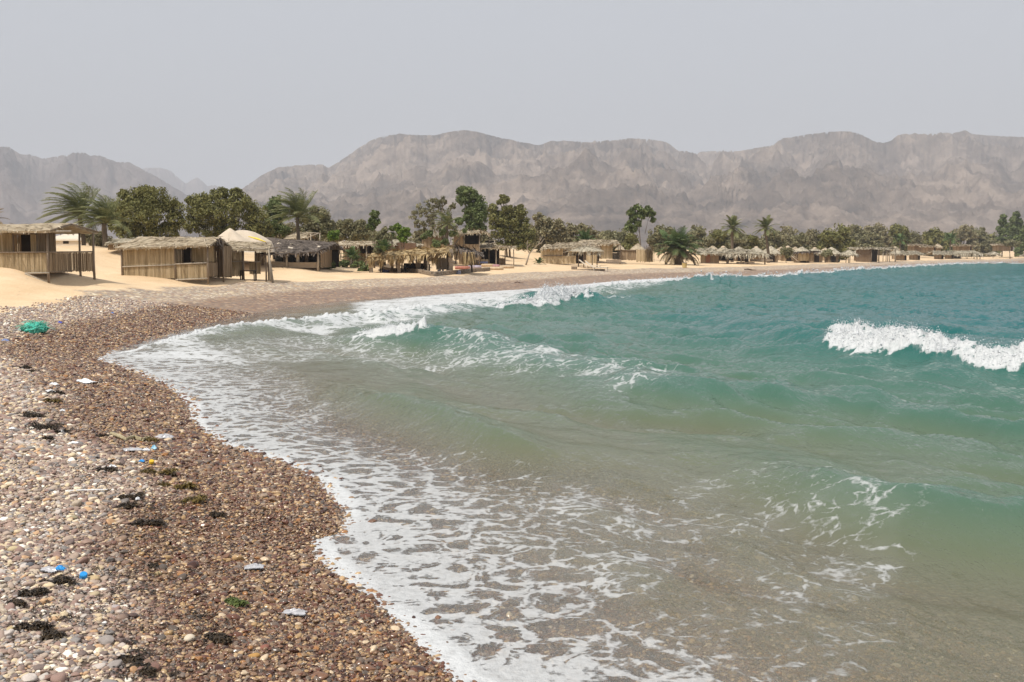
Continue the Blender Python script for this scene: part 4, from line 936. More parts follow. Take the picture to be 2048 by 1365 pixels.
def white_house():
    h = Hut('white_house', 'low cream house with pale flat roof behind the left dune', 130, 500, 92, cat='house')
    h.block(80, 178, 482, 512, 0, 5, M_PLASTER, 'wall'); h.block(78, 180, 478.5, 482, -.15, 5.15, nmat('white_parapet', [(.72, .66, .56), (.78, .72, .62)], 1), 'roof'); h.block(127, 138, 483, 488, -.03, .1, M_DARK, 'window')
    mb = MB(); V = [(h.X(88), .3, h.Z(478.4)), (h.X(166), .3, h.Z(478.4)), (h.X(163), 4, h.Z(467)), (h.X(92), 4, h.Z(467)), (h.X(88), 4.6, h.Z(478.4)), (h.X(166), 4.6, h.Z(478.4))]
    mb.add(V, [(0, 1, 2, 3), (3, 2, 5, 4), (0, 3, 4), (1, 5, 2)]); mb.build('canvas_cover', M_PLASTER, h.root)
    h = Hut('thatched_hut', 'small hut with thatch roof peeking out left of the long reed hut', 232, 500, 74, cat='hut')
    h.wall(216, 250, 486, 500, 0, M_REED2); h.side(216, 486, 500, 0, 3); h.wall(216, 250, 486, 505, 3); h.roof((213, 487, -.3), (256, 487, -.3), (256, 477, 1.5), (217, 477.5, 1.5), M_STRAWG, bw=.07); h.roof((213, 487, 3.3), (256, 487, 3.3), (256, 477, 1.52), (217, 477.5, 1.52), M_STRAWG, bw=.07)
white_house()
def dark_hall():
    h = Hut('long_dark_hall', 'wide open hall with dark brown thatch roof and low mud wall', 575, 536, None, rz=0, cat='shelter'); Y = h.Y
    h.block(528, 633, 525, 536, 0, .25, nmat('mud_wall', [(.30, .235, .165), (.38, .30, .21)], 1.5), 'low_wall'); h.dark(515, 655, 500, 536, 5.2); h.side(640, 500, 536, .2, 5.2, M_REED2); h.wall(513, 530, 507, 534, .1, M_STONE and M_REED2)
    for u, r, m in ((513, .09, M_WOOD), (520, .07, M_WOOD), (575, .08, M_POLE), (637, .09, M_POLE)): h.post(u, 502, yo=-.15, r=r, mat=m, u2=u - .5)
    h.post(593, 504, 534, .5, .14, mat=M_PLASTER, name='white_pillar'); h.post(606, 504, 534, 1.5, .14); h.post(556, 504, 534, 2.5, .1)
    for u0, u1, v0 in ((530, 545, 512), (604, 612, 508), (560, 566, 511)): h.block(u0, u1, v0, v0 + 12, 3.4, 3.6, nmat('hanging_cloth', [(.05, .06, .06), (.12, .12, .11)], 2), 'hanging_cloth')
    h.roof((528, 509, -.8), (638, 504, -.8), (660, 485, 3.0), (500, 475, 3.0), M_STRAWD, fringe=.3, dens=10, bw=.07, cell=.5, bump=.08); h.roof((520, 500, 6.5), (660, 498, 6.5), (660, 485, 3.02), (500, 475, 3.02), M_STRAWD, fringe=.3, dens=3, bw=.07, cell=.8)
    h.beam(516, 507, 640, 505, -.4, r=.07)
    for u, v, s_ in ((549, 490, .16), (578, 499, .18), (575, 490, .1), (634, 496, .13), (553, 497, .1)):
        b = MB(); b.box(-s_, s_, -s_ * .6, s_ * .6, 0, s_ * .5); q = b.build('white_bag', M_PLASTER); t = (509 - v) / 30; q.location = (h.root.location.x + h.X(u), Y - .6 + 3.6 * min(1, t), h.root.location.z + h.Z(v) + .05); q.rotation_euler = (.3, .2, u)
        tag(q, {549: 'crumpled white bag lying on the upper left of the dark brown thatch', 578: 'larger white bag at the eave of the dark brown thatch', 575: 'tiny white scrap in the middle of the dark brown thatch', 634: 'white scrap near the right end of the dark brown thatch', 553: 'pale scrap low on the left of the dark brown thatch'}[u], 'bag')
dark_hall()
def back_row():
    h = Hut('thatched_hut', 'gabled hut with bare pole frame on its right behind the dark thatch hall', 600, 500, 95, cat='hut')
    h.wall(575, 600, 478, 500, 0, M_REED2); h.dark(600, 622, 478, 500, 1.5); h.roof((570, 479, -.4), (614, 477, -.4), (612, 465, 1.5), (580, 465, 1.5), bw=.08); h.roof((612, 465, 1.5), (624, 474, 3.5), (580, 474, 3.5), (580, 465, 1.5), bw=.08); h.beam(602, 482, 640, 467, -.3, r=.05, mat=M_POLE); h.beam(612, 466, 642, 467.5, 0, r=.05, mat=M_POLE); h.post(640, 467, yo=0, r=.05, mat=M_POLE); h.post(622, 468, yo=0, r=.05, mat=M_POLE)
    h = Hut('thatched_pergola', 'flat roofed straw pergola on thin posts right of the dark hall', 700, 532, None, cat='shelter'); 
    h.roof((660, 491, -.3), (760, 489, -.3), (757, 482, 4), (668, 482, 4), fringe=.3, bw=.07); h.dark(705, 760, 490, 532, 4.2); h.wall(672, 706, 492, 532, 4.0, M_REED2)
    for u, y in ((668, 0), (708, 3.5), (733, 0), (744, 2), (757, 3.5), (690, 1.5)): h.post(u, 488, yo=y, r=.06, mat=M_POLE)
    mb = MB(); pts = []; 
    for _ in range(700): 
        u = 652 + abs(rnd.gauss(0, 9)) + rnd.uniform(0, 4); pts.append((h.X(u), rnd.uniform(-.3, .6), h.Z(rnd.uniform(486, 518))))
    blades(mb, pts, [(rnd.uniform(-.25, .2), rnd.uniform(-.2, .2), -1) for _ in pts], .75, .05); mb.build('palm_leaf_curtain', M_DEADF, h.root)
    h = Hut('gabled_shed', 'brown shed with pointed gable end behind the golden shelter', 800, 530, 96, cat='hut')
    h.wall(760, 790, 490, 512, 0, M_REED2); h.wall(788, 832, 487, 512, .05, nmat('brown_board', [(.13, .075, .045), (.2, .12, .075)], 2), 'gable_wall', rw=.12); h.roof((752, 491, -.3), (790, 489, -.3), (806, 480, 1.5), (755, 481, 1.5), M_STRAWG, bw=.08); h.roof((806, 480, 1.5), (836, 490, 1.6), (836, 490, 4.5), (806, 480, 4.5), M_STRAWG, bw=.08)
    h.wall(716, 760, 507, 532, -.8, M_REED, 'reed_fence')
    h = Hut('two_storey_hut', 'left of two upper huts, plain reed walls under leafy branches', 865, 520, 112, cat='hut')
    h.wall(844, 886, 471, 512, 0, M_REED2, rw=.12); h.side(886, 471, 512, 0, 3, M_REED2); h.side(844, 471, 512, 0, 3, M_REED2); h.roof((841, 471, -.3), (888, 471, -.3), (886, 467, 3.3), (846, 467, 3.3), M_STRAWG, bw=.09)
    h = Hut('two_storey_hut', 'right of two upper huts, with dark open loft under a straw gable', 932, 525, 112, cat='hut')
    h.wall(908, 928, 470, 520, 0, M_REED2, rw=.12); h.wall(928, 960, 489, 520, 0, M_REED2, rw=.12); h.dark(928, 958, 468, 490, 1.8, 'loft_shade_sheet'); h.side(959, 467, 489, 0, 1.9, M_REED2); h.post(928, 466, 520, -.05, .07); h.post(959, 466, yo=-.05, r=.07); h.post(977, 470, yo=2.6, r=.06); h.post(886, 476, yo=0, r=.05)  # the loft's inner shade is a black sheet set behind it
    h.roof((903, 470.5, -.5), (958, 466.5, -.5), (961, 461, 1), (912, 463, 1), bw=.09); h.roof((961, 461, .9), (978, 468, .9), (978, 468, 3.5), (961, 461, 3.5), bw=.09); h.roof((912, 463, 1.05), (961, 461, 1.05), (958, 467, 3.4), (903, 471, 3.4), bw=.09)
back_row()
def golden_shelter():
    h = Hut('golden_shelter', 'long shelter with sagging golden palm thatch on thick mud pillars', 860, 547, None, cat='shelter'); print('golden Y', h.Y)
    kw = dict(fringe=.45, bw=.08, dens=9, blen=.8, fr_n=14, cell=.4, bump=.09)
    gr = h.roof((738, 514, -.6), (850, 509, -.8), (906, 494, 2.4), (741, 506, 2.4), M_STRAWY, **kw); h.roof((850, 509, -.8), (895, 505, -.8), (908, 493.5, 2.4), (900, 494, 2.4), M_STRAWY, **kw)
    h.roof((905, 494, 2.3), (940, 502, -.2), (964, 506, 4.2), (908, 494.5, 4.4), M_STRAWD, **kw); h.roof((741, 506, 2.4), (906, 494, 2.4), (900, 502, 5.4), (742, 512, 5.4), M_STRAWY, **kw)
    mb = MB()
    for _ in range(950):
        t = rnd.random() ** (1 if rnd.random() < .6 else 2.2); u = 738 + 116 * t; v = 514 - 5 * t; 
        l = .22 + .55 * abs(math.sin(t * 19)) ** 2 * (1.1 - .5 * t) ; mb_pts = [(h.X(u), -.6 + rnd.uniform(-.15, .15), h.Z(v))]; blades(mb, mb_pts, [(rnd.uniform(-.35, .05), rnd.uniform(-.15, .15), -1)], l, .07)
    for _ in range(170):
        u = rnd.choice([rnd.gauss(868, 5), rnd.gauss(932, 5), rnd.gauss(941, 4)]); blades(mb, [(h.X(u), rnd.uniform(-.4, 1.5), h.Z(505))], [(rnd.uniform(-.2, .2), rnd.uniform(-.15, .15), -1)], .9, .07)
    mb.build('palm_leaf_fringe', M_STRAWY, gr)
    def pillar(u, w, vt, vb, yo):
        m = MB(); ww = w * h.k / 2; z0 = h.Z(vb) - .3; z1 = h.Z(vt); 
        n = 6
        for i in range(n):
            a = z0 + (z1 - z0) * i / n; b = z0 + (z1 - z0) * (i + 1) / n; j = rnd.uniform(-.04, .04); m.box(h.X(u) - ww + j, h.X(u) + ww + j, yo - ww + j, yo + ww, a + .003, b)
        m.build('mud_pillar', M_STONE, h.root)
    for a in ((741, 7, 512, 541, .2), (778, 5, 512, 540, 2.5), (783, 7, 512, 541, 4.5), (797, 7, 509, 542, .2), (833, 10, 507, 541, 1.8), (843, 7, 507, 541, 4), (889, 5, 500, 540, 4), (896, 6, 498, 540, 3.0), (901, 8, 498, 544, .3), (814, 5, 509, 536, 5)): pillar(*a)
    h.post(857, 507, yo=-.5, r=.06, mat=M_POLE); h.post(942, 503, 545, .4, .07, u2=943.5, mat=M_DARK); h.post(906, 530, 500, 3, .05, u2=912); h.post(880, 508, 535, .8, .05)
    h.block(866, 888, 516, 541, 3.6, 3.7, M_CANVAS, 'cloth_screen'); h.dark(795, 840, 528, 541, 4.8, 'low_shade_sheet')  # low black sheet at the back paints the shade under the thatch
    for (u0, u1, v) in ((848, 858, 529), (792, 806, 532)):
        m = MB(); m.box(h.X(u0), h.X(u1), 1.2, 2.0, h.Z(v + 1), h.Z(v)); m.box(h.X(u0) + .05, h.X(u0) + .12, 1.3, 1.9, 0, h.Z(v)); m.box(h.X(u1) - .12, h.X(u1) - .05, 1.3, 1.9, 0, h.Z(v)); m.build('low_table', M_WOOD, h.root)
    # cushions and mats on the shaded floor
    for i, (u, c, L_) in enumerate(((770, (.05, .06, .12), 'dark blue cushion heap at the left end of the golden shelter'), (850, (.10, .11, .16), 'grey blue mattress on the floor in the middle of the golden shelter'), (880, (.08, .10, .14), 'dark mattress on the floor between the right pillars'), (915, (.14, .15, .2), 'grey cushion outside the right pillar of the golden shelter'))):
        m = MB(); wdt = 12 * h.k
        for q in range(4): m.box(-wdt / 2 + q * wdt / 4, -wdt / 2 + (q + 1) * wdt / 4 - .03, -.5, .5, 0, .22 + rnd.uniform(-.04, .1))
        ob = m.build('cushion', nmat('cushion_cloth', [c, tuple(x * 1.7 for x in c)], 3)); xx = h.root.location.x + h.X(u); yy = h.Y + 1.0; ob.location = (xx, yy, g1(xx, yy)); tag(ob, L_, 'cushion')
    # low dry-stone wall: the stones are pieces
    w_ = Hut('stone_wall', 'low dry stone wall running along the front of the golden shelter', 865, 552, None, cat='wall')
    me = None; line = [(762, 542.5), (830, 546), (866, 552.5), (905, 549), (978, 542)]; P = [onground(*p)[:2] for p in line]; rx, ry, rzz = w_.root.location
    shapes = []
    for q in range(5):
        b = MB(); V = [(x * rnd.uniform(.75, 1.05), y * rnd.uniform(.75, 1.05), z * rnd.uniform(.75, 1.05)) for z in (-.5, .5) for y in (-.5, .5) for x in (-.5, .5)]
        b.add(V, [(0, 2, 3, 1), (4, 5, 7, 6), (0, 1, 5, 4), (2, 6, 7, 3), (0, 4, 6, 2), (1, 3, 7, 5)]); m_ = bpy.data.meshes.new('stone'); m_.from_pydata(b.v, [], b.f); m_.materials.append(M_STONE); shapes.append(m_)
    cnt = 0
    for (ax, ay), (bx, by) in zip(P[:-1], P[1:]):
        L_ = math.hypot(bx - ax, by - ay); n = int(L_ / .34)
        for lay in range(2):
            for i in range(n):
                t = (i + .5 * lay) / n; x = ax + (bx - ax) * t; y = ay + (by - ay) * t + rnd.uniform(-.05, .05); cnt += 1
                if cnt > 290: break
                st = bpy.data.objects.new('stone', rnd.choice(shapes)); link(st, w_.root); st.location = (x - rx, y - ry, g1(x, y) - rzz + .06 + lay * .17 ); st.scale = (.37, .34, .19); st.rotation_euler = (0, 0, math.atan2(by - ay, bx - ax) + rnd.uniform(-.2, .2))
golden_shelter()
def hut_nine():
    h = Hut('reed_hut', 'reed hut with wide flat straw awning and dark open room behind rolled mats', 970, 532, None, cat='hut'); print('h9', h.Y)
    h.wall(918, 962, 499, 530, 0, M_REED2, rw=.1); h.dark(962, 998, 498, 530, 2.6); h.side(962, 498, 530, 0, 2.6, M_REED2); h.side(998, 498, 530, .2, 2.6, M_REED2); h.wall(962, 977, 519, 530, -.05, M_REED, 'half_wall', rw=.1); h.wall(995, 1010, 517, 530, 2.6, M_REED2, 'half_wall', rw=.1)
    h.post(992, 496, yo=0, r=.08, mat=M_POLE); h.post(1010, 497, yo=1.2, r=.06); h.post(1027, 497, yo=-.1, r=.06, mat=M_POLE)
    h.roof((915, 498, -.5), (1000, 496.5, -.5), (990, 487, 3), (925, 487.5, 3), M_STRAW, bw=.09); h.roof((985, 494, -.4), (1033, 497, -.4), (1030, 492.5, 3), (990, 491, 3), M_STRAW, bw=.09)
    b = MB(); 
    for _ in range(9): b.box(*(lambda x, z: (x, x + .35, .6, .95, z, z + .22))(h.X(rnd.uniform(966, 983)), h.Z(rnd.uniform(485, 488))))
    o = b.build('white_bundle', M_PLASTER); o.location = h.root.location; tag(o, 'white bundle lying on top of the flat straw awning', 'bundle')
    cols = [(.30, .13, .10), (.30, .27, .33), (.40, .30, .19), (.16, .18, .30), (.42, .33, .22), (.30, .17, .18), (.38, .29, .19)]; labs = ['reddish striped rolled mat at the left of the mat pile', 'grey blue rolled mat second from the left on the sand', 'beige rolled mat in the middle lying behind the others', 'dark blue folded mat on top of the mat row', 'long straw coloured roll at the front of the mat row', 'dusty pink rolled mat right of the blue one', 'sandy rolled mat at the right end of the mat row']
    for i, (u, v, wd) in enumerate(((925, 538, 30), (950, 536, 26), (975, 533, 26), (966, 531, 20), (985, 539, 44), (992, 534, 14), (1014, 536, 28))):
        Y = groundY(u, v + 1.5); k = Y / F; x = wx(u, v, Y); m = MB(); r = .16 if i != 3 else .13; w2 = wd * k / 2
        m.tube([(-w2, 0, r), (-w2 * .3, .02, r * 1.05), (w2 * .4, -.02, r), (w2, 0, r)], [r * .9, r, r, r * .92], 10); ob = m.build('rolled_mat', nmat('mat_cloth', [cols[i], tuple(min(1, c * 1.6) for c in cols[i])], 2.5, (6, 1, 1)), smooth=True); ob.location = (x, Y, g1(x, Y) + (.22 if i == 3 else 0)); tag(ob, labs[i], 'rolled mat', 'rolled mats and bedding in front of the awning hut')
hut_nine()
def mid_huts():
    h = Hut('reed_hut', 'pale reed hut with half wall porch behind the ragged umbrella', 1110, 529, None, rz=.03, cat='hut'); print('h10', h.Y)
    h.wall(1085, 1126, 497, 528, 0, M_REED, rw=.12); h.wall(1126, 1152, 512, 528, 0, M_REED, 'half_wall', rw=.12); h.dark(1126, 1152, 496, 512, 1.6, 'opening_shade_sheet'); h.wall(1126, 1146, 497, 528, 1.5, M_REED2, 'inner_wall', rw=.12); h.side(1085, 497, 528, 0, 3.5); h.dark(1152, 1173, 500, 528, 2.2, 'doorway_shade_sheet'); h.wall(1173, 1196, 510, 526, .3, M_REED, 'half_wall', rw=.12); h.dark(1184, 1201, 508, 523, 1.5, 'side_shade_sheet')  # black sheets paint the shade in the openings and at the side
    h.beam(1085, 512, 1126, 512, -.08, r=.06); h.roof((1082, 498, -.5), (1150, 497, -.5), (1148, 489, 2), (1092, 489, 2), bw=.11, cell=.45); h.roof((1084, 498, 4.2), (1150, 497, 4.2), (1148, 489, 2.02), (1092, 489, 2.02), bw=.11, cell=.45)
    h.roof((1110, 491.5, 1.8), (1168, 491, 1.8), (1162, 485, 4), (1118, 485.5, 4), bw=.11, cell=.45); h.roof((1140, 495, 1), (1206, 499, 1), (1196, 491, 4), (1146, 489, 4), bw=.11, cell=.45)
    h = Hut('reed_hut', 'taller reed hut with dark side porch half hidden behind the umbrella hut', 1215, 519, 134, cat='hut')
    h.wall(1203, 1225, 489, 518, 0, M_REED, rw=.12); h.wall(1180, 1203, 489, 518, 0, M_REED2, rw=.12); h.wall(1225, 1240, 506, 519, .02, nmat('black_reed', [(.05, .04, .03), (.1, .08, .055)], 2), 'half_wall', rw=.12); h.side(1225, 489, 518, .05, 3, M_REED2); h.post(1240, 489, yo=0, r=.07); h.post(1241, 489, yo=3, r=.06); h.block(1211, 1241, 519.5, 525, -1.2, -.9, M_STONE, 'low_wall')
    h.roof((1155, 490, -.6), (1239, 488.5, -.6), (1236, 480.5, 1.5), (1163, 480, 1.5), bw=.11, cell=.45); h.roof((1155, 490, 3.6), (1242, 488.5, 3.6), (1236, 480.5, 1.52), (1163, 480, 1.52), bw=.11, cell=.45)
    umbrella('ragged thatched umbrella with twig topknot over the white loungers', 1172, 536, 493, 503.5, 35, Y=groundY(1172, 536) + 1, twigs=True, poles=[(11, -.8), (23, .8), (-14, 1), (-6, -1)], fringe=.5)
    for i, (u, v) in enumerate(((1176, 536), (1190, 540))):
        Y = groundY(u, v + 2); k = Y / F; x = wx(u, v, Y); r = empty('sun_lounger', (x, Y, g1(x, Y)), ['rear white sun lounger with raised back under the ragged umbrella', 'front white sun lounger with legs towards the sea'][i], 'sun lounger', 'white loungers below the ragged umbrella', rz=-.25)
        m = MB(); m.box(-.2, 1.3, -.33, .33, .30, .36); m.build('seat', M_PLASTER, r); m = MB(); m.box(-.95, 0, -.33, .33, -.03, .03, Matrix.Translation((-.2, 0, .34)) @ Matrix.Rotation(math.radians(38), 4, 'Y')); m.build('backrest', M_PLASTER, r)
        for q in ((-.1, -.3), (-.1, .3), (1.22, -.3), (1.22, .3)): m = MB(); m.tube([(q[0] + .05, q[1], 0), (q[0], q[1], .31)], .035, 6); m.build('leg', M_PLASTER, r)
    b = Hut('low_platform', 'low brown platform under the white sun loungers', 1180, 541, None, cat='platform'); b.block(1150, 1209, 538.5, 542.5, -.4, 1.6, M_STONE, 'deck'); b.block(1143, 1154, 533, 542, -.2, .3, M_WOOD, 'wooden_crate')
    h = Hut('reed_fence', 'reed fence with sagging top between the porch hut and bush palm', 1270, 525, 136, cat='fence'); h.wall(1241, 1272, 501, 520.5, 0, M_REED2, rw=.12, ragged=.12); h.wall(1272, 1303, 501, 524, -.3, M_REED, rw=.12, ragged=.2); h.beam(1241, 500.5, 1272, 501.5, -.08, r=.06)
    mb = MB(); blades(mb, [(h.X(rnd.gauss(1298, 3.5)), rnd.uniform(-.8, -.3), h.Z(524)) for _ in range(230)], [(rnd.uniform(-.25, .15), rnd.uniform(-.1, .1), 1) for _ in range(230)], 1.7, .045); mb.build('reed_bundle', M_DEADF, h.root)
    umbrella('cream conical straw roof peeking over the reed fence', 1275, 522, 487.5, 500, 13, 141, mat=M_STRAW, fringe=.1); umbrella('smaller cream conical roof left of the cone behind the fence', 1240, 520, 491, 500, 9, 150, mat=M_STRAW, fringe=.1)
    Y = groundY(1369, 536); x = wx(1369, 536, Y); r = empty('yellow_bin', (x, Y, g1(x, Y)), 'small yellowish bin standing below the bush palm', 'bin'); m = MB(); m.tube([(0, 0, 0), (0, 0, .5), (0, 0, .56)], [.24, .3, .31], 12); m.build('body', nmat('yellow_plastic', [(.5, .36, .14), (.58, .44, .2)], 2, rough=.5), r); m = MB(); m.tube([(0, 0, .562), (0, 0, .62)], [.33, .30], 12); m.build('rim', M_WOOD, r)
mid_huts()
def far_huts():
    def cone_hut(label, u, vb, vt, vr, hw, Y, cap=True, wallm=None, whw=None, mat=None):
        X = wx(u, vb, Y); zg = g1(X, Y); k = Y / F; v0 = 505 + (CAMZ - zg) / Y * F; root = empty('round_hut', (X, Y, zg), label, 'hut', 'round huts with conical straw roofs along the far beach'); zr = (v0 - vr) * k; zt = (v0 - vt) * k; ww = (whw or hw * .68) * k
        mb = MB(); cone_thatch(mb, hw * k, zr, zt, 18, fringe=.35, dens=40, bw=k * 1.3); rf = mb.build('thatch_roof', mat or M_STRAW, root)
        mb = MB(); n = 24
        for i in range(n):
            a = 2 * math.pi * i / n; b_ = 2 * math.pi * (i + .96) / n; j = rnd.uniform(.97, 1.03); mb.add([(math.cos(a) * ww * j, math.sin(a) * ww * j, -.3), (math.cos(b_) * ww * j, math.sin(b_) * ww * j, -.3), (math.cos(b_) * ww * j, math.sin(b_) * ww * j, zr + .1), (math.cos(a) * ww * j, math.sin(a) * ww * j, zr + .1)], [(0, 1, 2, 3)])
        mb.build('reed_wall', wallm or M_REED2, root); m = MB(); m.box(-.4, .4, -ww - .06, -ww + .05, 0, min(1.5, zr - .1))
        if int(u) % 2: m.build('doorway', M_DARK, root)  # near-black box painting the shade inside the doorway
        if cap: m = MB(); m.tube([(0, 0, zt - .3), (0, 0, zt + .02), (0, 0, zt + .1)], [.42, .3, .1], 10); m.build('straw_cap', nmat('pale_straw', [(.45, .36, .25), (.58, .47, .34)], 2), rf, True)
    # big square hut beside the bush palm
    h = Hut('thatched_hut', 'brown hut with wide thatch roof right of the bush palm', 1415, 527, 146, cat='hut'); h.wall(1401, 1438, 508, 527, 0, M_REED2, rw=.15); h.block(1412, 1420, 510, 527, -.05, 0, nmat('red_brown_door', [(.2, .09, .05), (.28, .13, .08)], 2), 'door'); h.side(1438, 508, 527, 0, 3, M_REED2); h.roof((1391, 508, -.8), (1448, 508, -.8), (1430, 497, 2), (1400, 496, 2), M_STRAWG, bw=.12, cell=.5); h.roof((1391, 508, 4.8), (1448, 508, 4.8), (1430, 497, 2), (1400, 496, 2), M_STRAWG, bw=.12, cell=.5); h.block(1380, 1420, 526, 529.5, -2.5, -2.1, M_STONE, 'low_wall')
    labs = ['round straw hut with cream cap nearest the brown wide roofed hut', 'round straw hut behind the left part of the palm pergola', 'round straw hut behind the right part of the palm pergola', 'tallest capped round hut right of the second slender palm', 'round straw hut behind the small leafy umbrella tree', 'capped round hut above the white boards', 'round straw hut right of the one above the white boards', 'lone round hut with reddish door left of the beach umbrella', 'round hut with pale cap touching the big square hut']
    for i, (u, vb, vt, vr, hw, Y) in enumerate(((1446, 522, 493, 502, 15, 150), (1477, 522, 492, 503, 18, 160), (1512, 522, 493, 503, 17, 158), (1541, 520, 491, 503, 17, 150), (1575, 518, 493, 503, 16, 165), (1603, 522, 493, 505, 18, 152), (1629, 520, 493, 503, 17, 158), (1663, 514, 494, 504, 16, 160), (1720, 518, 494, 504, 15, 185))): cone_hut(labs[i], u, vb, vt + rnd.uniform(0, 3.5), vr + rnd.uniform(3, 6), hw * rnd.uniform(1.1, 1.35), Y + 18, cap=i % 2 == 0, mat=M_STRAWG)
    for i, (u, v, Y) in enumerate(((1562, 494, 190), (1590, 494, 200), (1425, 492, 175), (1650, 496, 195), (1740, 495, 230), (1790, 493, 240), (1875, 488, 290))): cone_hut(['small distant cone roof between the two pairs of round huts', 'tiny distant cone roof left of the hut above the white boards', 'distant cone roof above the brown wide roofed hut', 'small distant cone roof left of the lone reddish door hut', 'distant cone roof over the big square hut', 'distant cone roof over the post pergola', 'farthest tiny cone roof among the right trees'][i], u, 510, v, v + 7, 9, Y, cap=False)
    h = Hut('palm_pergola', 'broad pergola with shaggy grey palm roof and dark posts by the slender palms', 1488, 529, 147, cat='shelter'); kw = dict(fringe=.7, bw=.12, dens=6, blen=.9, fr_n=12, cell=.5, bump=.12)
    h.roof((1440, 508, -1), (1532, 508, -1), (1515, 500, 2.2), (1462, 500, 2.2), M_STRAWG, **kw); h.roof((1440, 508, 5.4), (1532, 508, 5.4), (1515, 500, 2.2), (1462, 500, 2.2), M_STRAWG, **kw)
    for u, y, r, m in ((1454, -.4, .16, M_WOOD), (1491, -.4, .2, M_DARK), (1481, -.3, .08, M_POLE), (1501, 2, .18, M_DARK), (1529, -.2, .1, M_WOOD), (1464, 3.5, .1, M_DARK)): h.post(u, 506, yo=y, r=r, mat=m)
    h.dark(1446, 1480, 511, 522, 4.5); h.block(1472, 1507, 524, 528, -.6, -.2, M_STONE, 'low_wall'); h.block(1512, 1556, 519.5, 523, 3, 3.4, M_STONE, 'back_low_wall')
    Hh = Hut('reed_hut', 'hut with flat dark roof under the two capped cones beside white boards', 1612, 523, 168, cat='hut'); Hh.wall(1596, 1618, 506, 522, 0, M_REED, rw=.15); Hh.wall(1618, 1628, 504, 522, .3, M_REED2, rw=.15); Hh.side(1628, 504, 522, .3, 2.6, M_REED2); Hh.roof((1590, 506, -.6), (1640, 504, -.6), (1640, 502, 3), (1592, 503, 3), M_STRAWD, bw=.12, cell=.5); Hh.post(1592, 505, yo=-.3, r=.05)
    umbrella('single thatched beach umbrella left of the big square hut', 1697, 526, 500, 511, 19, 178, mat=M_STRAWG, poles=[(0, 0), (-3, .6), (4, .4)], fringe=.3)
    h = Hut('reed_hut', 'big square dark reed hut with open black right side on the far beach', 1735, 525, None, rz=.05, cat='hut'); print('far hut', h.Y)
    h.wall(1711, 1742, 498, 524.5, 0, nmat('brown_reed', [(.14, .095, .058), (.22, .155, .10)], 2), rw=.15); h.dark(1742, 1758, 499, 524, .8, 'open_side_shade_sheet'); h.side(1742, 498, 524, 0, 4); h.post(1742, 496, yo=-.1, r=.09); h.post(1758, 497, yo=0, r=.08); h.roof((1708, 498, -.5), (1762, 497, -.5), (1760, 494.5, 4.5), (1712, 495, 4.5), M_STRAWG, bw=.12, cell=.6)  # shade of the open right side painted as a black sheet
    h = Hut('post_pergola', 'open pergola of bare posts with thin flat roof right of the square hut', 1775, 524, None, cat='shelter'); h.roof((1757, 498, -.4), (1795, 498, -.4), (1792, 495.5, 3), (1760, 495.5, 3), M_STRAWG, bw=.12, cell=.6)
    for u, y in ((1766, 0), (1772, 0), (1779, 0), (1790, 0), (1785, 2.6), (1765, 2.6)): h.post(u, 497, yo=y, r=.08, mat=M_POLE)
    umbrella('thatched umbrella standing before the row of low far huts', 1791, 522, 500, 508, 13, 208, mat=M_STRAWG)
    specs = [(1803, 1792, 1814, 507, 521, 'low reed hut with dark doorway leftmost in the far right row'), (1830, 1818, 1841, 507, 520, 'low reed hut second in the far right row with pointed thatch'), (1872, 1868, 1888, 507, 518.5, 'low reed hut third in the far right row behind the posts'), (1897, 1889, 1908, 507, 518, 'low reed hut rightmost in the far right row')]
    for u, a, b, vt, vb, lab in specs:
        h = Hut('reed_hut', lab, u, vb + .5, None, cat='hut', group='low reed huts in the far right row'); h.wall(a, b - 5, vt, vb, 0, M_REED2, rw=.2); h.dark(b - 5, b, vt, vb, .3, 'doorway'); h.side(b, vt, vb, .3, 3); h.roof((a - 4, vt + 2, -.8), (b + 6, vt + 2, -.8), (b - 2, vt - 5, 2), (a + 4, vt - 5, 2), M_STRAWG, bw=.16, cell=.6); h.roof((a - 4, vt + 2, 4.8), (b + 6, vt + 2, 4.8), (b - 2, vt - 5, 2), (a + 4, vt - 5, 2), M_STRAWG, bw=.16, cell=.6)  # doorway is a black sheet painting the shade inside
    h = Hut('long_palm_shelter', 'long low shelter with shaggy hanging palm roof near the far right beach', 1935, 518, None, cat='shelter'); kw = dict(fringe=.9, bw=.18, dens=3, blen=1, fr_n=8, cell=.7, bump=.15); h.roof((1906, 508, -1), (1962, 508, -1), (1955, 502, 2), (1912, 502, 2), M_STRAWG, **kw); h.roof((1906, 508, 5), (1962, 508, 5), (1955, 502, 2), (1912, 502, 2), M_STRAWG, **kw); h.dark(1910, 1933, 509, 517.5, 3)
    for u in (1908, 1920, 1934, 1948, 1954, 1960): h.post(u, 507, yo=0, r=.09)
    umbrella('lone thatched umbrella on open sand at the far right', 1986, 517, 503.5, 509, 13, None, mat=M_STRAWG, fringe=.5); umbrella('thatched umbrella cut by the right edge of the picture', 2052, 517, 508, 512, 12, None, mat=M_STRAWG)
    b = Hut('low_bench', 'long low bench on the sand right of the lone umbrella', 2008, 516, None, cat='bench'); b.block(1999, 2026, 515, 516, 0, .5, M_WOOD, 'seat'); b.block(2001, 2003, 516, 517.5, .1, .4, M_WOOD, 'leg'); b.block(2022, 2024, 516, 517.5, .1, .4, M_WOOD, 'leg')
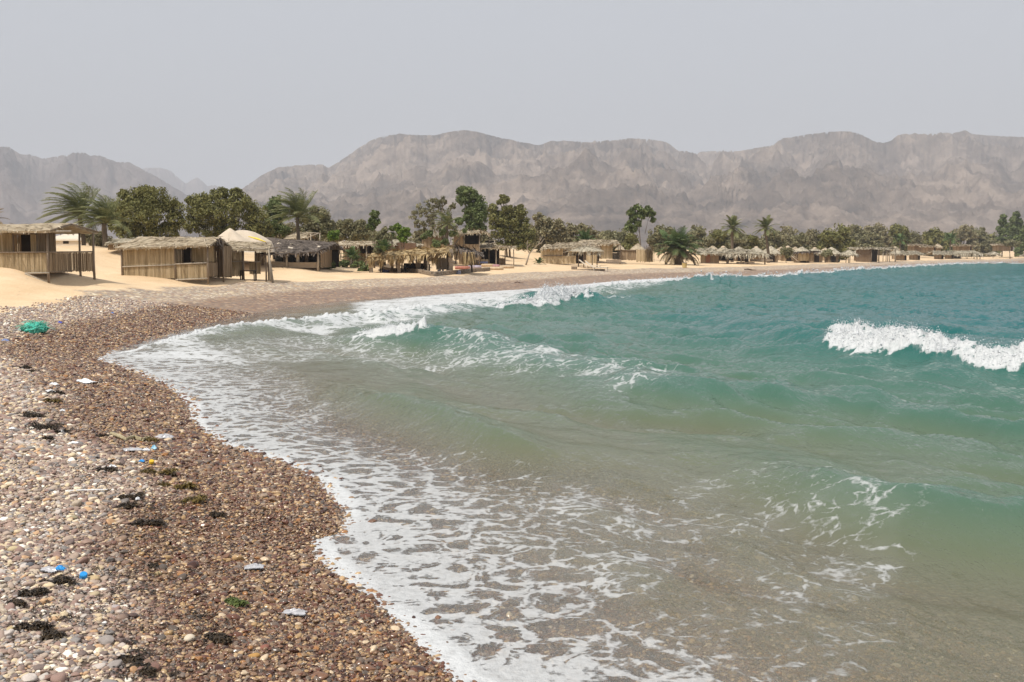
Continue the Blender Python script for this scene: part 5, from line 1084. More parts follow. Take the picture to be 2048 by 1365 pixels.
    for u0, u1, v0, v1, Y, lab in ((1815, 1850, 490, 503, 290, 'back row reed hut with straw roof left of the dark green palms'), (1842, 1872, 493, 503, 285, 'back row hut with dark open end above the low huts'), (1905, 1944, 491, 502, 300, 'back row reed hut with slightly pitched roof at right'), (1985, 2026, 489.5, 499.5, 320, 'long reed walled enclosure on the dune at far right')):
        h = Hut('reed_hut', lab, (u0 + u1) / 2, v1, Y, cat='hut', group='reed huts in the back row at far right'); h.wall(u0, u1 - 4, v0, v1 + 3, 0, M_REED2, rw=.25); h.dark(u1 - 4, u1 - .5, v0 + 1, v1 + 3, .3); h.side(u1, v0, v1 + 3, 0, 3, M_REED2); h.roof((u0 - 3, v0 + 1, -.8), (u1 + 2, v0 + .5, -.8), (u1 - 1, v0 - 1.5, 2.5), (u0 + 3, v0 - 1.5, 2.5), M_STRAW, bw=.2, cell=.8)
    # beach things
    for i, (u, v, a) in enumerate(((1583, 525, .9), (1589, 526, .7), (1596, 526, .55))):
        Y = groundY(u, v); x = wx(u, v, Y); r = empty('white_board', (x, Y, g1(x, Y)), ['left white board leaning beside dark gear on the far beach', 'middle white board leaning with dark stripe', 'right white board lying lowest against the stack'][i], 'board', 'white boards stacked on the far beach', rz=-.2)
        m = MB(); M_ = Matrix.Rotation(a, 4, 'Y'); n = 12; prof = [(-.75 + 1.5 * t / n, .28 * math.sin(math.pi * (t + .6) / (n + 1.2)) ** .6) for t in range(n + 1)]
        V = [M_ @ Vector((x_, s_ * y_, z_)) + Vector((0, 0, .62)) for x_, y_ in prof for s_, z_ in ((-1, 0), (1, 0), (1, .06), (-1, .06))]; Fs = []
        for j in range(n):
            for q in range(4): Fs.append((j * 4 + q, j * 4 + (q + 1) % 4, j * 4 + 4 + (q + 1) % 4, j * 4 + 4 + q))
        Fs += [(0, 3, 2, 1), (n * 4, n * 4 + 1, n * 4 + 2, n * 4 + 3)]; m.add(V, Fs); m.build('deck', M_PLASTER, r); s2 = MB(); s2.box(-.7, .7, -.05, .05, .062, .075, Matrix.Translation((0, 0, .62)) @ M_); s2.build('dark_stripe', M_DARK, r)
    Y = groundY(1667, 525); x = wx(1667, 525, Y); r = empty('beach_parasol', (x, Y, g1(x, Y)), 'small tilted blue parasol on the far beach above a dark chair', 'parasol'); m = MB(); n = 16; T = Matrix.Translation((-.3, 0, 1.05)) @ Matrix.Rotation(-.5, 4, 'Y'); V = [T @ Vector((0, 0, .45))]
    for j, (rr_, zz_) in enumerate(((.5, .3), (.85, 0))): V += [T @ Vector((math.cos(6.283 * i / n) * rr_, math.sin(6.283 * i / n) * rr_, zz_)) for i in range(n)]
    m.add(V, [(0, 1 + i, 1 + (i + 1) % n) for i in range(n)] + [(1 + i, 1 + n + i, 1 + n + (i + 1) % n, 1 + (i + 1) % n) for i in range(n)]); m.build('canopy', nmat('blue_cloth', [(.05, .14, .55), (.07, .18, .65)], 2, rough=.7), r); m = MB(); m.tube([(0, 0, -.1), (-.15, 0, 1.4)], .02, 6); m.build('pole', M_POLE, r)
    for u, lab, c in ((1666, 'dark folding chair in the shade of the blue parasol', (.03, .035, .05)), (1675, 'dark teal bag on the beach right of the blue parasol', (.02, .07, .07))):
        Y = groundY(u, 525.5); x = wx(u, 525.5, Y); r = empty('folding_chair' if u == 1666 else 'beach_bag', (x, Y, g1(x, Y)), lab, 'chair' if u == 1666 else 'bag'); cm = nmat('dark_cloth', [c, tuple(q * 1.6 for q in c)], 2)
        if u == 1666:
            m = MB(); m.box(-.3, .3, -.25, .3, .32, .38); m.build('seat', cm, r); m = MB(); m.box(-.3, .3, .3, .36, .3, .95); m.build('backrest', cm, r)
            for q in ((-.27, -.2), (.27, -.2), (-.27, .3), (.27, .3)): m = MB(); m.tube([(q[0], q[1], 0), (q[0], q[1], .34)], .025, 5); m.build('leg', M_WOOD, r)
        else:
            m = MB(); m.tube([(-.4, 0, .2), (-.3, 0, .25), (.3, 0, .25), (.4, 0, .2)], [.1, .22, .24, .1], 9); m.build('body', cm, r, True); m = MB(); m.tube([(-.2, 0, .45), (0, 0, .62), (.2, 0, .45)], .02, 5); m.build('handle', M_DARK, r)
    for u, v, L_, a, lab in ((1500, 542, 26, .25, 'long dark driftwood log lying on the far gravel beach'), (1629, 543, 8, .2, 'short black driftwood log near the far foam line'), (1038, 569, 18, .1, 'dark driftwood stick on the gravel above the middle surf')):
        X_, Y, Z_ = onground(u, v); k = Y / F; m = MB(); w2 = L_ * k / 2; m.tube([(-w2, 0, .1), (-w2 * .3, .1, .16), (w2 * .3, 0, .1), (w2, -.1, .12)], [w2 * .07, w2 * .1, w2 * .08, w2 * .04], 8); m.tube([(0, 0, .08), (w2 * .3, .3, .25)], [w2 * .04, w2 * .02], 6); o = m.build('driftwood_log', nmat('driftwood', [(.05, .03, .025), (.12, .07, .05)], 3), smooth=True); o.location = (X_, Y, Z_); o.rotation_euler = (0, a * .3, a); tag(o, lab, 'driftwood')
far_huts()
# ------------------------------------------------------------------ trees and palms
def trees():
    tree('tamarisk_tree', 'big rounded dark olive tree right of the two leaning palms', 292, 490, 377, 72, 88, M_OLIVE, lobes=[(292, 396, 21, 0), (262, 400, 20, .5), (322, 402, 22, -.4), (244, 420, 20, 0), (346, 418, 19, .3), (270, 430, 25, -1), (310, 432, 26, -1), (352, 442, 16, 0), (238, 448, 18, 0), (265, 462, 20, -.6), (305, 464, 20, -.6), (338, 464, 18, 0), (290, 415, 24, 1), (296, 384, 10, 0), (250, 390, 8, 0)], dens=1.25)
    tree('tamarisk_tree', 'wide dark olive tree behind the pale tents', 455, 490, 380, 78, 92, M_OLIVE, lobes=[(440, 398, 17, 0), (476, 400, 20, .5), (405, 404, 16, 0), (392, 420, 18, 0), (420, 425, 22, -.6), (458, 428, 24, -.8), (496, 420, 22, 0), (515, 438, 20, 0), (390, 450, 18, 0), (425, 460, 20, 0), (465, 462, 22, -.5), (505, 464, 20, 0), (528, 462, 15, 0), (448, 386, 8, 0), (474, 386, 8, 0), (384, 402, 8, 0)], dens=1.25)
    tree('leafy_tree', 'bright green tree top between the dark olive tree and windblown palm', 552, 490, 396, 22, 96, M_GREEN, lobes=[(553, 407, 12, 0), (545, 422, 14, 0), (562, 425, 13, 0), (550, 445, 14, 0), (565, 460, 12, 0), (545, 466, 10, 0)])
    tree('tamarisk_tree', 'loose pale olive tree right of the windblown palm', 632, 490, 417, 38, 98, M_DUSTY, lobes=[(625, 430, 13, 0), (645, 430, 13, 0), (612, 445, 15, 0), (640, 450, 17, 0), (660, 450, 10, 0), (618, 465, 14, 0), (650, 466, 13, 0), (600, 470, 10, 0)], dens=1.2)
    tree('tamarisk_tree', 'low dusty olive bushes behind the flat pergola', 700, 495, 440, 38, 105, M_DUSTY, lobes=[(682, 452, 11, 0), (700, 450, 11, 0), (722, 452, 11, 0), (734, 466, 11, 0), (690, 466, 14, 0), (712, 468, 14, 0), (670, 472, 10, 0)], dens=1.2)
    tree('round_bush', 'small yellow green bush under the dusty olive bushes', 668, 490, 460, 12, 97, M_BRIGHT, cat='bush', lobes=[(668, 469, 9, 0), (663, 475, 7, 0)])
    tree('poplar_tree', 'thin upright green tree left of the bright leafy sapling', 748, 500, 421, 10, 90, M_GREEN, lobes=[(750, 430, 7, 0), (745, 442, 6, 0), (752, 445, 6, 0), (742, 455, 6, 0)], dens=.9, stems=2)
    tree('sapling', 'bright yellow green sapling right of the thin upright tree', 803, 500, 449, 14, 92, M_BRIGHT, lobes=[(795, 454, 6, 0), (803, 463, 8, 0), (812, 470, 7, 0), (806, 476, 8, 0), (815, 460, 3, 0)], stems=2)
    tree('sapling', 'small narrow sapling just left of the bright yellow green one', 784, 500, 453, 5, 92, M_GREEN, lobes=[(784, 458, 4, 0), (783, 470, 4, 0)], stems=1)
    tree('grey_bush', 'grey green spiky bush in front of the gabled shed', 762, 510, 462, 20, 84, M_DUSTY, cat='bush', lobes=[(755, 472, 9, 0), (770, 475, 10, 0), (765, 490, 11, 0), (758, 500, 9, 0), (770, 460, 5, 0)], open_=.3)
    tree('acacia_tree', 'sparse half bare tree left of the tall green leaning tree', 870, 510, 396, 45, 122, M_DUSTY, bark=M_PALEBARK, lobes=[(848, 415, 14, 0), (868, 408, 10, 0), (886, 402, 8, 0), (832, 432, 9, 0), (838, 448, 9, 0), (862, 430, 13, 0), (884, 422, 12, 0), (895, 438, 9, 0), (858, 452, 12, 0), (880, 455, 12, 0), (905, 412, 6, 0), (900, 460, 12, 0), (846, 465, 8, 0)], dens=.7, open_=.5, stems=5)
    tree('eucalyptus_tree', 'tall dense green tree leaning right above the two upper huts', 945, 510, 376, 30, 120, M_GREEN, lobes=[(925, 384, 9, 0), (938, 390, 13, 0), (928, 402, 11, 0), (950, 403, 14, 0), (958, 420, 15, 0), (942, 422, 12, 0), (955, 440, 14, 0), (962, 430, 10, 0), (945, 452, 10, 0), (920, 443, 7, 0), (933, 436, 6, 0), (960, 456, 10, 0)], dens=1.35)
    tree('tamarisk_tree', 'olive tree with thin top shoot right of the tall green tree', 1018, 520, 393, 40, 128, M_OLIVE, lobes=[(1005, 398, 6, 0), (1012, 402, 6, 0), (1000, 404, 5, 0), (985, 420, 10, 0), (1015, 426, 14, 0), (1038, 428, 13, 0), (992, 440, 15, 0), (1022, 446, 17, 0), (1045, 448, 12, 0), (1000, 462, 16, 0), (1035, 468, 18, 0), (1055, 470, 12, 0), (1010, 484, 16, 0), (1045, 486, 15, 0), (1040, 416, 4, 0)], dens=1.15)
    tree('tamarisk_tree', 'dull brownish tree directly behind the bare dead tree', 1090, 520, 428, 50, 140, M_BROWNL, lobes=[(1078, 440, 11, 0), (1090, 448, 12, 0), (1110, 450, 13, 0), (1072, 458, 13, 0), (1095, 468, 17, 0), (1122, 466, 13, 0), (1070, 482, 14, 0), (1105, 486, 15, 0), (1130, 482, 11, 0), (1086, 498, 12, 0)], dens=1.15, open_=.1)
    tree('tamarisk_tree', 'dull brownish tree with rounded top left of the small palm', 1160, 520, 449, 34, 146, M_BROWNL, lobes=[(1145, 460, 11, 0), (1165, 460, 11, 0), (1180, 468, 10, 0), (1140, 474, 12, 0), (1172, 478, 12, 0), (1188, 482, 8, 0), (1155, 486, 13, 0)], dens=1.15)
    tree('acacia_tree', 'tall bare trunked tree with green umbrella top left of the bush palm', 1285, 520, 417, 28, 142, M_GREEN, bark=M_BARK, lobes=[(1262, 424, 7, 0), (1275, 420, 8, 0), (1290, 421, 9, 0), (1300, 427, 8, 0), (1268, 434, 8, 0), (1284, 430, 8, 0), (1258, 455, 6, 0), (1266, 458, 6, 0), (1275, 448, 6, 0), (1260, 444, 4, 0), (1306, 440, 4, 0)], dens=.75, stems=1)
    names = ['olive bush', 'olive tree', 'dusty tree']
    far = [ # u, top, hw, Y, mat, label
        (1205, 474, 20, 150, M_OLIVE, 'low olive bush above the roof of the taller reed hut'), (1235, 468, 26, 155, M_DUSTY, 'dusty bush right of the taller reed hut roof'), (1260, 470, 16, 140, M_OLIVE, 'dark low bush behind the sagging reed fence'),
        (1325, 452, 28, 150, M_DUSTY, 'dusty tree left behind the bush palm'), (1400, 453, 28, 160, M_DUSTY, 'dusty tree right behind the bush palm'), (1432, 462, 20, 165, M_OLIVE, 'olive tree behind the first cream capped hut'),
        (1470, 466, 26, 165, M_DUSTY, 'dusty tree behind the left slender palm'), (1500, 472, 18, 170, M_OLIVE, 'low olive bush between the two slender palms'), (1548, 462, 24, 175, M_DUSTY, 'dusty tree just right of the right slender palm'),
        (1572, 456, 20, 180, M_BROWNL, 'brownish tree behind the tallest capped hut'), (1600, 470, 18, 175, M_DUSTY, 'low dusty tree above the hut with white boards'), (1628, 462, 24, 185, M_BROWNL, 'brownish tree in the middle of the far tree line'),
        (1660, 460, 24, 182, M_OLIVE, 'olive tree above the hut with reddish door'), (1682, 452, 24, 190, M_OLIVE, 'taller olive tree left of the square hut'), (1712, 453, 24, 195, M_DUSTY, 'dusty tree directly above the beach umbrella'),
        (1755, 451, 28, 200, M_BROWNL, 'wide brownish tree above the big square hut'), (1790, 453, 28, 205, M_OLIVE, 'wide olive tree above the post pergola'), (1822, 464, 20, 210, M_DUSTY, 'thin dusty tree right of the wide olive tree'),
        (1868, 459, 24, 220, M_OLIVE, 'olive tree standing alone in the gap of the far tree line'), (1895, 470, 16, 225, M_GREEN, 'green bushy tree above the long palm shelter'), (1925, 452, 26, 235, M_BROWNL, 'brownish tree above the pitched back row hut'),
        (1955, 456, 20, 240, M_DUSTY, 'slim dusty tree left of the dark green trees'), (1978, 470, 18, 255, M_OLIVE, 'low olive tree at the foot of the dark green trees')]
    for u, vt, hw, Y, m, lab in far: Y = Y * (1.15 if u < 1690 else 1.5); tree('tamarisk_tree', lab, u, 505, vt, hw, Y, m, group='trees of the far tree line', dens=.9, cut=.2)
    for u, vt, hw, Y, lab in ((2004, 430, 11, 360, 'dark green upright tree with pointed top at the far right'), (2030, 426, 15, 370, 'tallest dark green tree at the far right'), (2052, 446, 16, 350, 'dark green tree cut by the right picture edge')):
        tree('casuarina_tree', lab, u, 505, vt, hw, Y, M_GREEN, lobes=[(u, vt + 5, hw * .28, 0), (u - hw * .25, vt + 14, hw * .42, 0), (u + hw * .3, vt + 20, hw * .45, 0), (u - hw * .5, vt + 30, hw * .5, 0), (u + hw * .5, vt + 36, hw * .5, 0), (u, vt + 34, hw * .6, 0), (u - hw * .5, vt + 48, hw * .55, 0), (u + hw * .4, vt + 52, hw * .6, 0), (u - hw, vt + 58, hw * .4, 0)], group='dark green trees at the far right', dens=1.0, cut=.25)
    tree('acacia_tree', 'small umbrella shaped tree on open sand at the far right', 2022, 503, 484, 14, 300, M_DUSTY, lobes=[(2014, 487, 5, 0), (2022, 486, 5, 0), (2031, 488, 5, 0)], stems=2, dens=.7)
    tree('umbrella_tree', 'small leafy tree on a thin stem before the round huts', 1573, 525, 497, 9, 160, M_DUSTY, lobes=[(1569, 503, 6, 0), (1577, 503, 6, 0), (1573, 509, 5, 0)], stems=1, dens=.8)
    tree('umbrella_tree', 'small leafy tree on a thin stem right of the hut with white boards', 1652, 525, 502, 9, 172, M_DUSTY, lobes=[(1650, 508, 5, 0), (1656, 506, 5, 0)], stems=1, dens=.8)
    tree('green_bush', 'green bush spilling over the sand left of the golden shelter', 655, 537, 515, 24, groundY(650, 537.5), M_GREEN, cat='bush', lobes=[(655, 523, 8, 0), (645, 530, 8, 0), (662, 530, 8, 0), (634, 535, 4, 0), (648, 516, 4, 0)], stems=2, dens=.9)
    tree('green_bush', 'low green creeper mound between bush and golden shelter', 695, 535, 519, 36, groundY(695, 536), M_GREEN, cat='bush', lobes=[(675, 529, 5, 0), (690, 526, 8, 0), (708, 529, 6, 0), (724, 531, 6, 0), (700, 505, 6, .8), (706, 515, 7, .8)], stems=2, dens=.8)
    tree('green_bush', 'small low green plant at the foot of the leftmost mud pillar', 733, 543, 533, 16, groundY(733, 543), M_GREEN, cat='bush', lobes=[(728, 538, 5, 0), (738, 536, 5, 0), (720, 541, 3, 0)], stems=1, dens=.8)
    tree('round_bush', 'leafy creeper growing over the left upper hut', 895, 510, 463, 40, 110, M_GREEN, cat='bush', lobes=[(860, 468, 5, 0), (885, 465, 6, 0), (905, 467, 5, 0), (892, 485, 7, 0), (848, 474, 5, 0), (872, 490, 7, -.5), (930, 462, 3, 0)], stems=2, dens=.8)
    for i, (u, v, wd) in enumerate(((170, 478, 14), (185, 480, 14), (200, 482, 16), (180, 470, 10))):
        pass
    tree('scrub_bush', 'brown scrub under the two leaning palms', 200, 500, 470, 26, 84, M_BROWNL, cat='bush', lobes=[(185, 482, 10, 0), (205, 485, 11, 0), (200, 474, 9, 0), (222, 484, 7, 0), (175, 470, 9, 0)], dens=1)
    # low hedge of scattered bushes closing the back of the village
    for i, (u, vt, hw, Y, lab) in enumerate(((1340, 470, 30, 185, 'low green bush right at the back of the bush palm'), (1500, 478, 40, 215, 'long low bush seen between palm trunks'), (1730, 478, 40, 290, 'low bush line behind the big square hut'), (1850, 482, 40, 340, 'low bush line behind the back row huts'), (1960, 480, 30, 360, 'low bush line left of the dune enclosure'), (590, 465, 40, 104, 'low dusty bush behind the dark thatch hall'), (780, 482, 40, 110, 'low dusty bush behind the gabled shed'), (950, 470, 40, 130, 'low bush behind the two upper huts'), (1230, 478, 40, 165, 'low dusty bush behind the taller reed hut'), (60, 487, 40, 110, 'low dusty bush behind the raised left hut'), (530, 462, 30, 108, 'low dusty bush left behind the dark thatch hall'), (655, 462, 30, 112, 'olive bush behind the left end of the flat pergola'), (735, 468, 26, 118, 'dusty bush behind the right end of the flat pergola'), (845, 474, 26, 128, 'dusty bush at the foot of the sparse half bare tree'), (1060, 466, 34, 150, 'olive bush behind the bare dead tree'), (1130, 474, 30, 155, 'brown bush behind the pale reed hut'))):
        tree('low_bush', lab, u, 500, vt - (12 if u < 1300 else 4), hw, Y, (M_DUSTY, M_BROWNL)[i % 2], cat='bush', group='low bushes at the back of the village', dens=1.0, cut=.25)
trees()
def palms():
    palm('left windblown palm with broad ragged crown behind the raised hut', 162, 490, 430, 80, 76, (-1.2, .1), 46, base_u=167, trunk_r=.16)
    palm('second windblown palm with upright fronds beside the big olive tree', 211, 490, 448, 78, 64, (-.9, .1), 38, base_u=209, trunk_r=.20, el=(.1, 1.45))
    palm('solitary windblown palm rising from behind the dark thatch hall', 597, 495, 436, 86, 62, (-.8, .1), 38, base_u=597, trunk_r=.15, el=(.05, 1.5))
    palm('small palm crown between the sparse tree and the upper huts', 894, 505, 450, 110, 36, (-.9, 0), 16, trunk_r=.18)
    palm('low palm peeking above the straw roof of the middle reed hut', 1170, 505, 484, 137, 28, (-.3, 0), 16, mat=M_FRONDG, trunk_r=.18, el=(.1, 1.4))
    palm('left slender palm with round star shaped crown', 1464, 515, 458, 165, 29, (-.1, 0), 26, mat=M_FROND, trunk_r=.24, el=(-.5, 1.35), group='two slender palms before the far mountain')
    palm('right slender palm bent by wind with leaning trunk', 1530, 522, 458, 160, 27, (-.5, 0), 24, mat=M_FROND, trunk_r=.22, base_u=1537, el=(-.4, 1.35), group='two slender palms before the far mountain')
    palm('palm tips entering at the left picture edge', -22, 500, 446, 75, 46, (.2, 0), 16, mat=M_DEADF)
    palm('young low palm plant on the sand beside the pale reed hut', 1078, 529, 527, groundY(1078, 529), 15, (-.2, 0), 11, mat=M_FRONDG, el=(.2, 1.3), cat='plant')
    palm('dark green low palm above the low far right huts', 1800, 505, 483, 270, 20, (-.2, 0), 14, mat=M_FRONDG); palm('dark green palm left of the pitched back row hut', 1900, 505, 480, 290, 20, (-.2, 0), 14, mat=M_FRONDG)
    palm('upright spiky palm shrub in front of the gabled shed', 768, 515, 503, 82, 26, (-.1, 0), 13, mat=M_FRONDG, trunk_r=0, el=(.6, 1.5), cat='plant'); palm('green palm shrub growing under the flat pergola', 704, 520, 516, 83, 24, (-.1, 0), 12, mat=M_FRONDG, trunk_r=0, el=(.3, 1.4), cat='plant')
    # the big many-stemmed bush palm
    Y = 134; root = palm('huge shaggy bush palm with hanging dead fronds near the beach edge', 1356, 530, 500, Y, 50, (.1, 0), 40, mat=M_FRONDG, dead=0, trunk_r=.5, el=(-.1, 1.45))
    k = Y / F
    for q in range(34):
        a = q * 2.4; m = frond_mesh(40 * k * rnd.uniform(.7, 1.1), a, rnd.uniform(-.3, .5), (.1, 0), 1.9, .1, 20); f = m.build('dead_frond', M_DEADF, root); f.location = (rnd.uniform(-14, 14) * k, rnd.uniform(-.4, .4), rnd.uniform(14, 36) * k)
    for q in range(26):
        a = q * 2.4 + 1; m = frond_mesh(38 * k * rnd.uniform(.8, 1.1), a, rnd.uniform(.2, 1.3), (.1, 0), .8, .1, 22); f = m.build('frond', M_FRONDG, root); f.location = (rnd.uniform(-24, 20) * k, rnd.uniform(-.8, .8), rnd.uniform(24, 44) * k)
    # dead tree
    X, Y, Z = onground(1051, 530.5); k = Y / F; r = empty('dead_tree', (X, Y, Z), 'bare pale dead tree with two limbs standing on the sand', 'tree'); m = MB(); c = lambda u, v, y=0: ((u - 1051) * k, y, (530.5 - v) * k)
    m.tube([c(1051, 533), c(1055, 520), c(1059, 507)], [.11, .09, .07], 7); m.build('trunk', M_PALEBARK, r, True)
    for P in ([c(1059, 508), c(1055, 500), c(1054, 490), c(1056, 481)], [c(1059, 508), c(1066, 500), c(1076, 490), c(1086, 472)], [c(1076, 490), c(1082, 487), c(1089, 478)], [c(1056, 495), c(1060, 488)], [c(1080, 483), c(1080, 474)]):
        m = MB(); m.tube(P, [.07 - .05 * i / (len(P) - 1) for i in range(len(P))], 6); m.build('limb', M_PALEBARK, r, True)
palms()
# ------------------------------------------------------------------ wrack line: seaweed and litter
M_WEED = nmat('dark_seaweed', [(.012, .009, .006), (.035, .024, .014), (.06, .04, .02)], 8, rough=.5, island=.5, bump=0)
M_WEEDO = nmat('olive_seaweed', [(.05, .035, .008), (.11, .075, .015), (.17, .12, .03)], 8, rough=.5, island=.5, bump=0)
M_WEEDG = nmat('green_seaweed', [(.05, .07, .015), (.10, .13, .03)], 8, rough=.5, island=.5, bump=0)
M_WHITEP = nmat('white_plastic', [(.72, .74, .76), (.82, .83, .84)], 4, rough=.4, bump=0)
M_BLUEP = nmat('blue_plastic', [(.02, .25, .62), (.04, .34, .75)], 4, rough=.4, bump=0)
M_CLEAR = nmat('cloudy_plastic_film', [(.36, .36, .37), (.52, .52, .54)], 9, rough=.25, bump=.4, spec=.6)
def weed(u, v, wpx, lab, mat=None, flat=.28, asp=.6):
    X, Y, Z = onground(u, v); k = Y / F; Rr = wpx * k / 2 * 1.35; m = MB(); n = int(450 + 700 * min(Rr / .2, 1.5)); subs = [(rnd.uniform(-.75, .75) * Rr, rnd.uniform(-.8, .8) * Rr * asp, rnd.uniform(.2, .5)) for _ in range(7)]
    pts = []
    for _ in range(n):
        a = rnd.uniform(0, 6.28); q = rnd.random() ** .7; cx_, cy_, cr_ = rnd.choice(subs); pts.append((cx_ + math.cos(a) * q * Rr * cr_, cy_ + math.sin(a) * q * Rr * cr_ * asp, .008 + rnd.random() * (1 - q * .8) * Rr * flat * cr_ * 2.4))
    for p in pts:
        d = Vector((rnd.uniform(-1, 1), rnd.uniform(-1, 1), rnd.uniform(-.25, .35))).normalized(); blades(m, [p], [d], rnd.uniform(.012, .035), .010, .4)
    o = m.build('seaweed_clump', mat or M_WEED); o.location = (X, Y, Z + .012); o.rotation_euler = (0, 0, rnd.uniform(-.3, .3)); tag(o, lab, 'seaweed', 'seaweed clumps of the wrack line')
for a in ((45, 738, 34, 'small seaweed clump highest on the left of the wrack line'), (66, 746, 22, 'thin seaweed clump just below the highest one'), (118, 790, 40, 'dark seaweed tangled round pale scraps below the white plastic'), (95, 806, 36, 'brown seaweed clump upper middle of the wrack line', M_WEEDO),
          (66, 836, 62, 'wide dark seaweed clump at the left above the white scraps'), (80, 858, 80, 'widest black seaweed mat on the dry pebbles at left'), (110, 868, 40, 'dark seaweed strip right of the widest mat'), (90, 881, 34, 'small seaweed strip under the widest mat'),
          (197, 877, 26, 'yellow brown weed clump left end of the pale rope'), (288, 884, 44, 'yellow brown weed clump right end of the pale rope', M_WEEDO), (225, 928, 18, 'small black weed left of the blue cap'), (208, 945, 40, 'black seaweed clump left of the blue cap'),
          (318, 948, 56, 'large black and olive clump below the yellow cap', M_WEEDO), (338, 952, 28, 'black clump touching the large olive one'), (262, 997, 40, 'black seaweed clump with a white scrap on its right'), (252, 1018, 34, 'small dark weed under the clump with white scrap'),
          (352, 978, 60, 'olive weed patch on the wet pebbles above the lower one', M_WEEDO), (382, 1006, 44, 'lower olive weed patch on the wet pebbles', M_WEEDO), (300, 1050, 50, 'grey green weed tuft among dry pebbles'), (432, 1034, 26, 'lone black weed knot on the wet pebbles'),
          (308, 1138, 20, 'small black weed knot beside a round tan stone'), (120, 1172, 60, 'black seaweed with bright blue scrap on it'), (72, 1192, 56, 'ragged black seaweed left of the bright blue scrap'), (25, 1212, 34, 'small dark weed at the left picture edge'),
          (60, 1262, 56, 'dark weed strip low at the left'), (100, 1278, 50, 'dark weed strip continuing right of the low left one'), (432, 1282, 40, 'shiny black weed clump low on the wet border'), (468, 1212, 40, 'bright green weed tuft on wet pebbles', M_WEEDG), (285, 1345, 50, 'big black weed heap at the bottom edge of the picture'), (262, 1325, 34, 'small black weed joined above the bottom heap')):
    weed(*a)
def crumple(name, u, v, wpx, hpx, lab, mat, cat, n=9, seed=0, lift=0.0):
    X, Y, Z = onground(u, v); k = Y / F; W = wpx * k; H = hpx * k; R = np.random.RandomState(seed + int(u)); m = MB(); V = []
    for j in range(n + 1):
        for i in range(n + 1):
            a = i / n - .5; b = j / n - .5; r = math.hypot(a, b) * 2; V.append((a * W * (1 + R.uniform(-.12, .12)), b * W * .55 * (1 + R.uniform(-.15, .15)), .015 + lift + H * max(0, 1 - r ** 2 * .8) * R.uniform(.25, 1)))
    Fs = [(j * (n + 1) + i, j * (n + 1) + i + 1, (j + 1) * (n + 1) + i + 1, (j + 1) * (n + 1) + i) for j in range(n) for i in range(n)]
    k2 = len(V); V += [(x, y, z - .006) for x, y, z in V]; Fs += [tuple(k2 + q for q in reversed(f)) for f in Fs]; m.add(V, Fs); o = m.build(name, mat, smooth=False); o.location = (X, Y, Z + .01); o.rotation_euler = (0, 0, R.uniform(-.5, .5)); tag(o, lab, cat); return o
crumple('plastic_sheet', 167, 767, 46, 8, 'white crumpled plastic sheet alone on the brown wet pebbles', M_WHITEP, 'plastic sheet')
crumple('plastic_scrap', 108, 773, 20, 5, 'pale plastic scrap left of the white crumpled sheet', M_WHITEP, 'plastic scrap'); crumple('plastic_scrap', 100, 787, 24, 5, 'whitish plastic scrap half under dark seaweed', M_WHITEP, 'plastic scrap')
crumple('plastic_scrap', 25, 862, 14, 4, 'small white scrap at the left end of the widest seaweed mat', M_WHITEP, 'plastic scrap'); crumple('plastic_scrap', 127, 869, 18, 5, 'white oval scrap right of the widest seaweed mat', M_WHITEP, 'plastic scrap')
crumple('plastic_scrap', 125, 826, 10, 4, 'tiny white scrap between two seaweed clumps', M_WHITEP, 'plastic scrap'); crumple('plastic_scrap', 148, 890, 18, 4, 'flat white scrap below the white oval scrap', M_WHITEP, 'plastic scrap')
crumple('plastic_film', 262, 905, 42, 6, 'cloudy grey plastic film left of the white and blue wrapper', M_CLEAR, 'plastic film'); crumple('plastic_wrapper', 292, 905, 16, 6, 'white half of a torn wrapper near the pale rope', M_WHITEP, 'wrapper'); crumple('plastic_wrapper', 308, 902, 14, 9, 'light blue and white wrapper standing up near the pale rope', nmat('light_blue_film', [(.15, .5, .7), (.6, .75, .8)], 30, rough=.3), 'wrapper')
crumple('plastic_film', 328, 880, 36, 9, 'clear crinkled film above the light blue wrapper', M_CLEAR, 'plastic film'); crumple('plastic_scrap', 284, 928, 13, 5, 'bright blue scrap left of the yellow cap', M_BLUEP, 'plastic scrap'); crumple('plastic_scrap', 225, 940, 18, 6, 'pale lilac scrap on black seaweed left of the blue scrap', M_WHITEP, 'plastic scrap')
crumple('plastic_scrap', 276, 1004, 9, 6, 'small bluish white scrap on the right of a black clump', M_WHITEP, 'plastic scrap'); crumple('plastic_scrap', 122, 1162, 20, 10, 'bright blue pointed scrap lying on black seaweed', M_BLUEP, 'plastic scrap', lift=.06)
crumple('plastic_film', 508, 1142, 40, 8, 'clear wrinkled film on wet pebbles near the foam', M_CLEAR, 'plastic film'); crumple('plastic_film', 590, 1232, 46, 9, 'larger clear film on wet pebbles below the other film', M_CLEAR, 'plastic film')
crumple('plastic_film', 100, 1146, 44, 5, 'flat grey film beside the bright blue pointed scrap', M_CLEAR, 'plastic film'); crumple('plastic_scrap', 10, 684, 16, 5, 'blue grey scrap at the left edge below the green net', nmat('dull_blue', [(.18, .24, .42), (.25, .3, .5)], 4), 'plastic scrap')
crumple('plastic_scrap', 120, 648, 10, 5, 'small violet blue scrap just right of the green net', nmat('violet_blue', [(.07, .09, .38), (.1, .13, .5)], 4), 'plastic scrap'); crumple('plastic_scrap', 225, 629, 6, 4, 'tiny blue scrap farther up the beach right of the net', nmat('small_blue', [(.1, .2, .5), (.15, .28, .6)], 4), 'plastic scrap'); crumple('plastic_film', 42, 663, 26, 4, 'pale grey film at the left foot of the green net', M_CLEAR, 'plastic film')
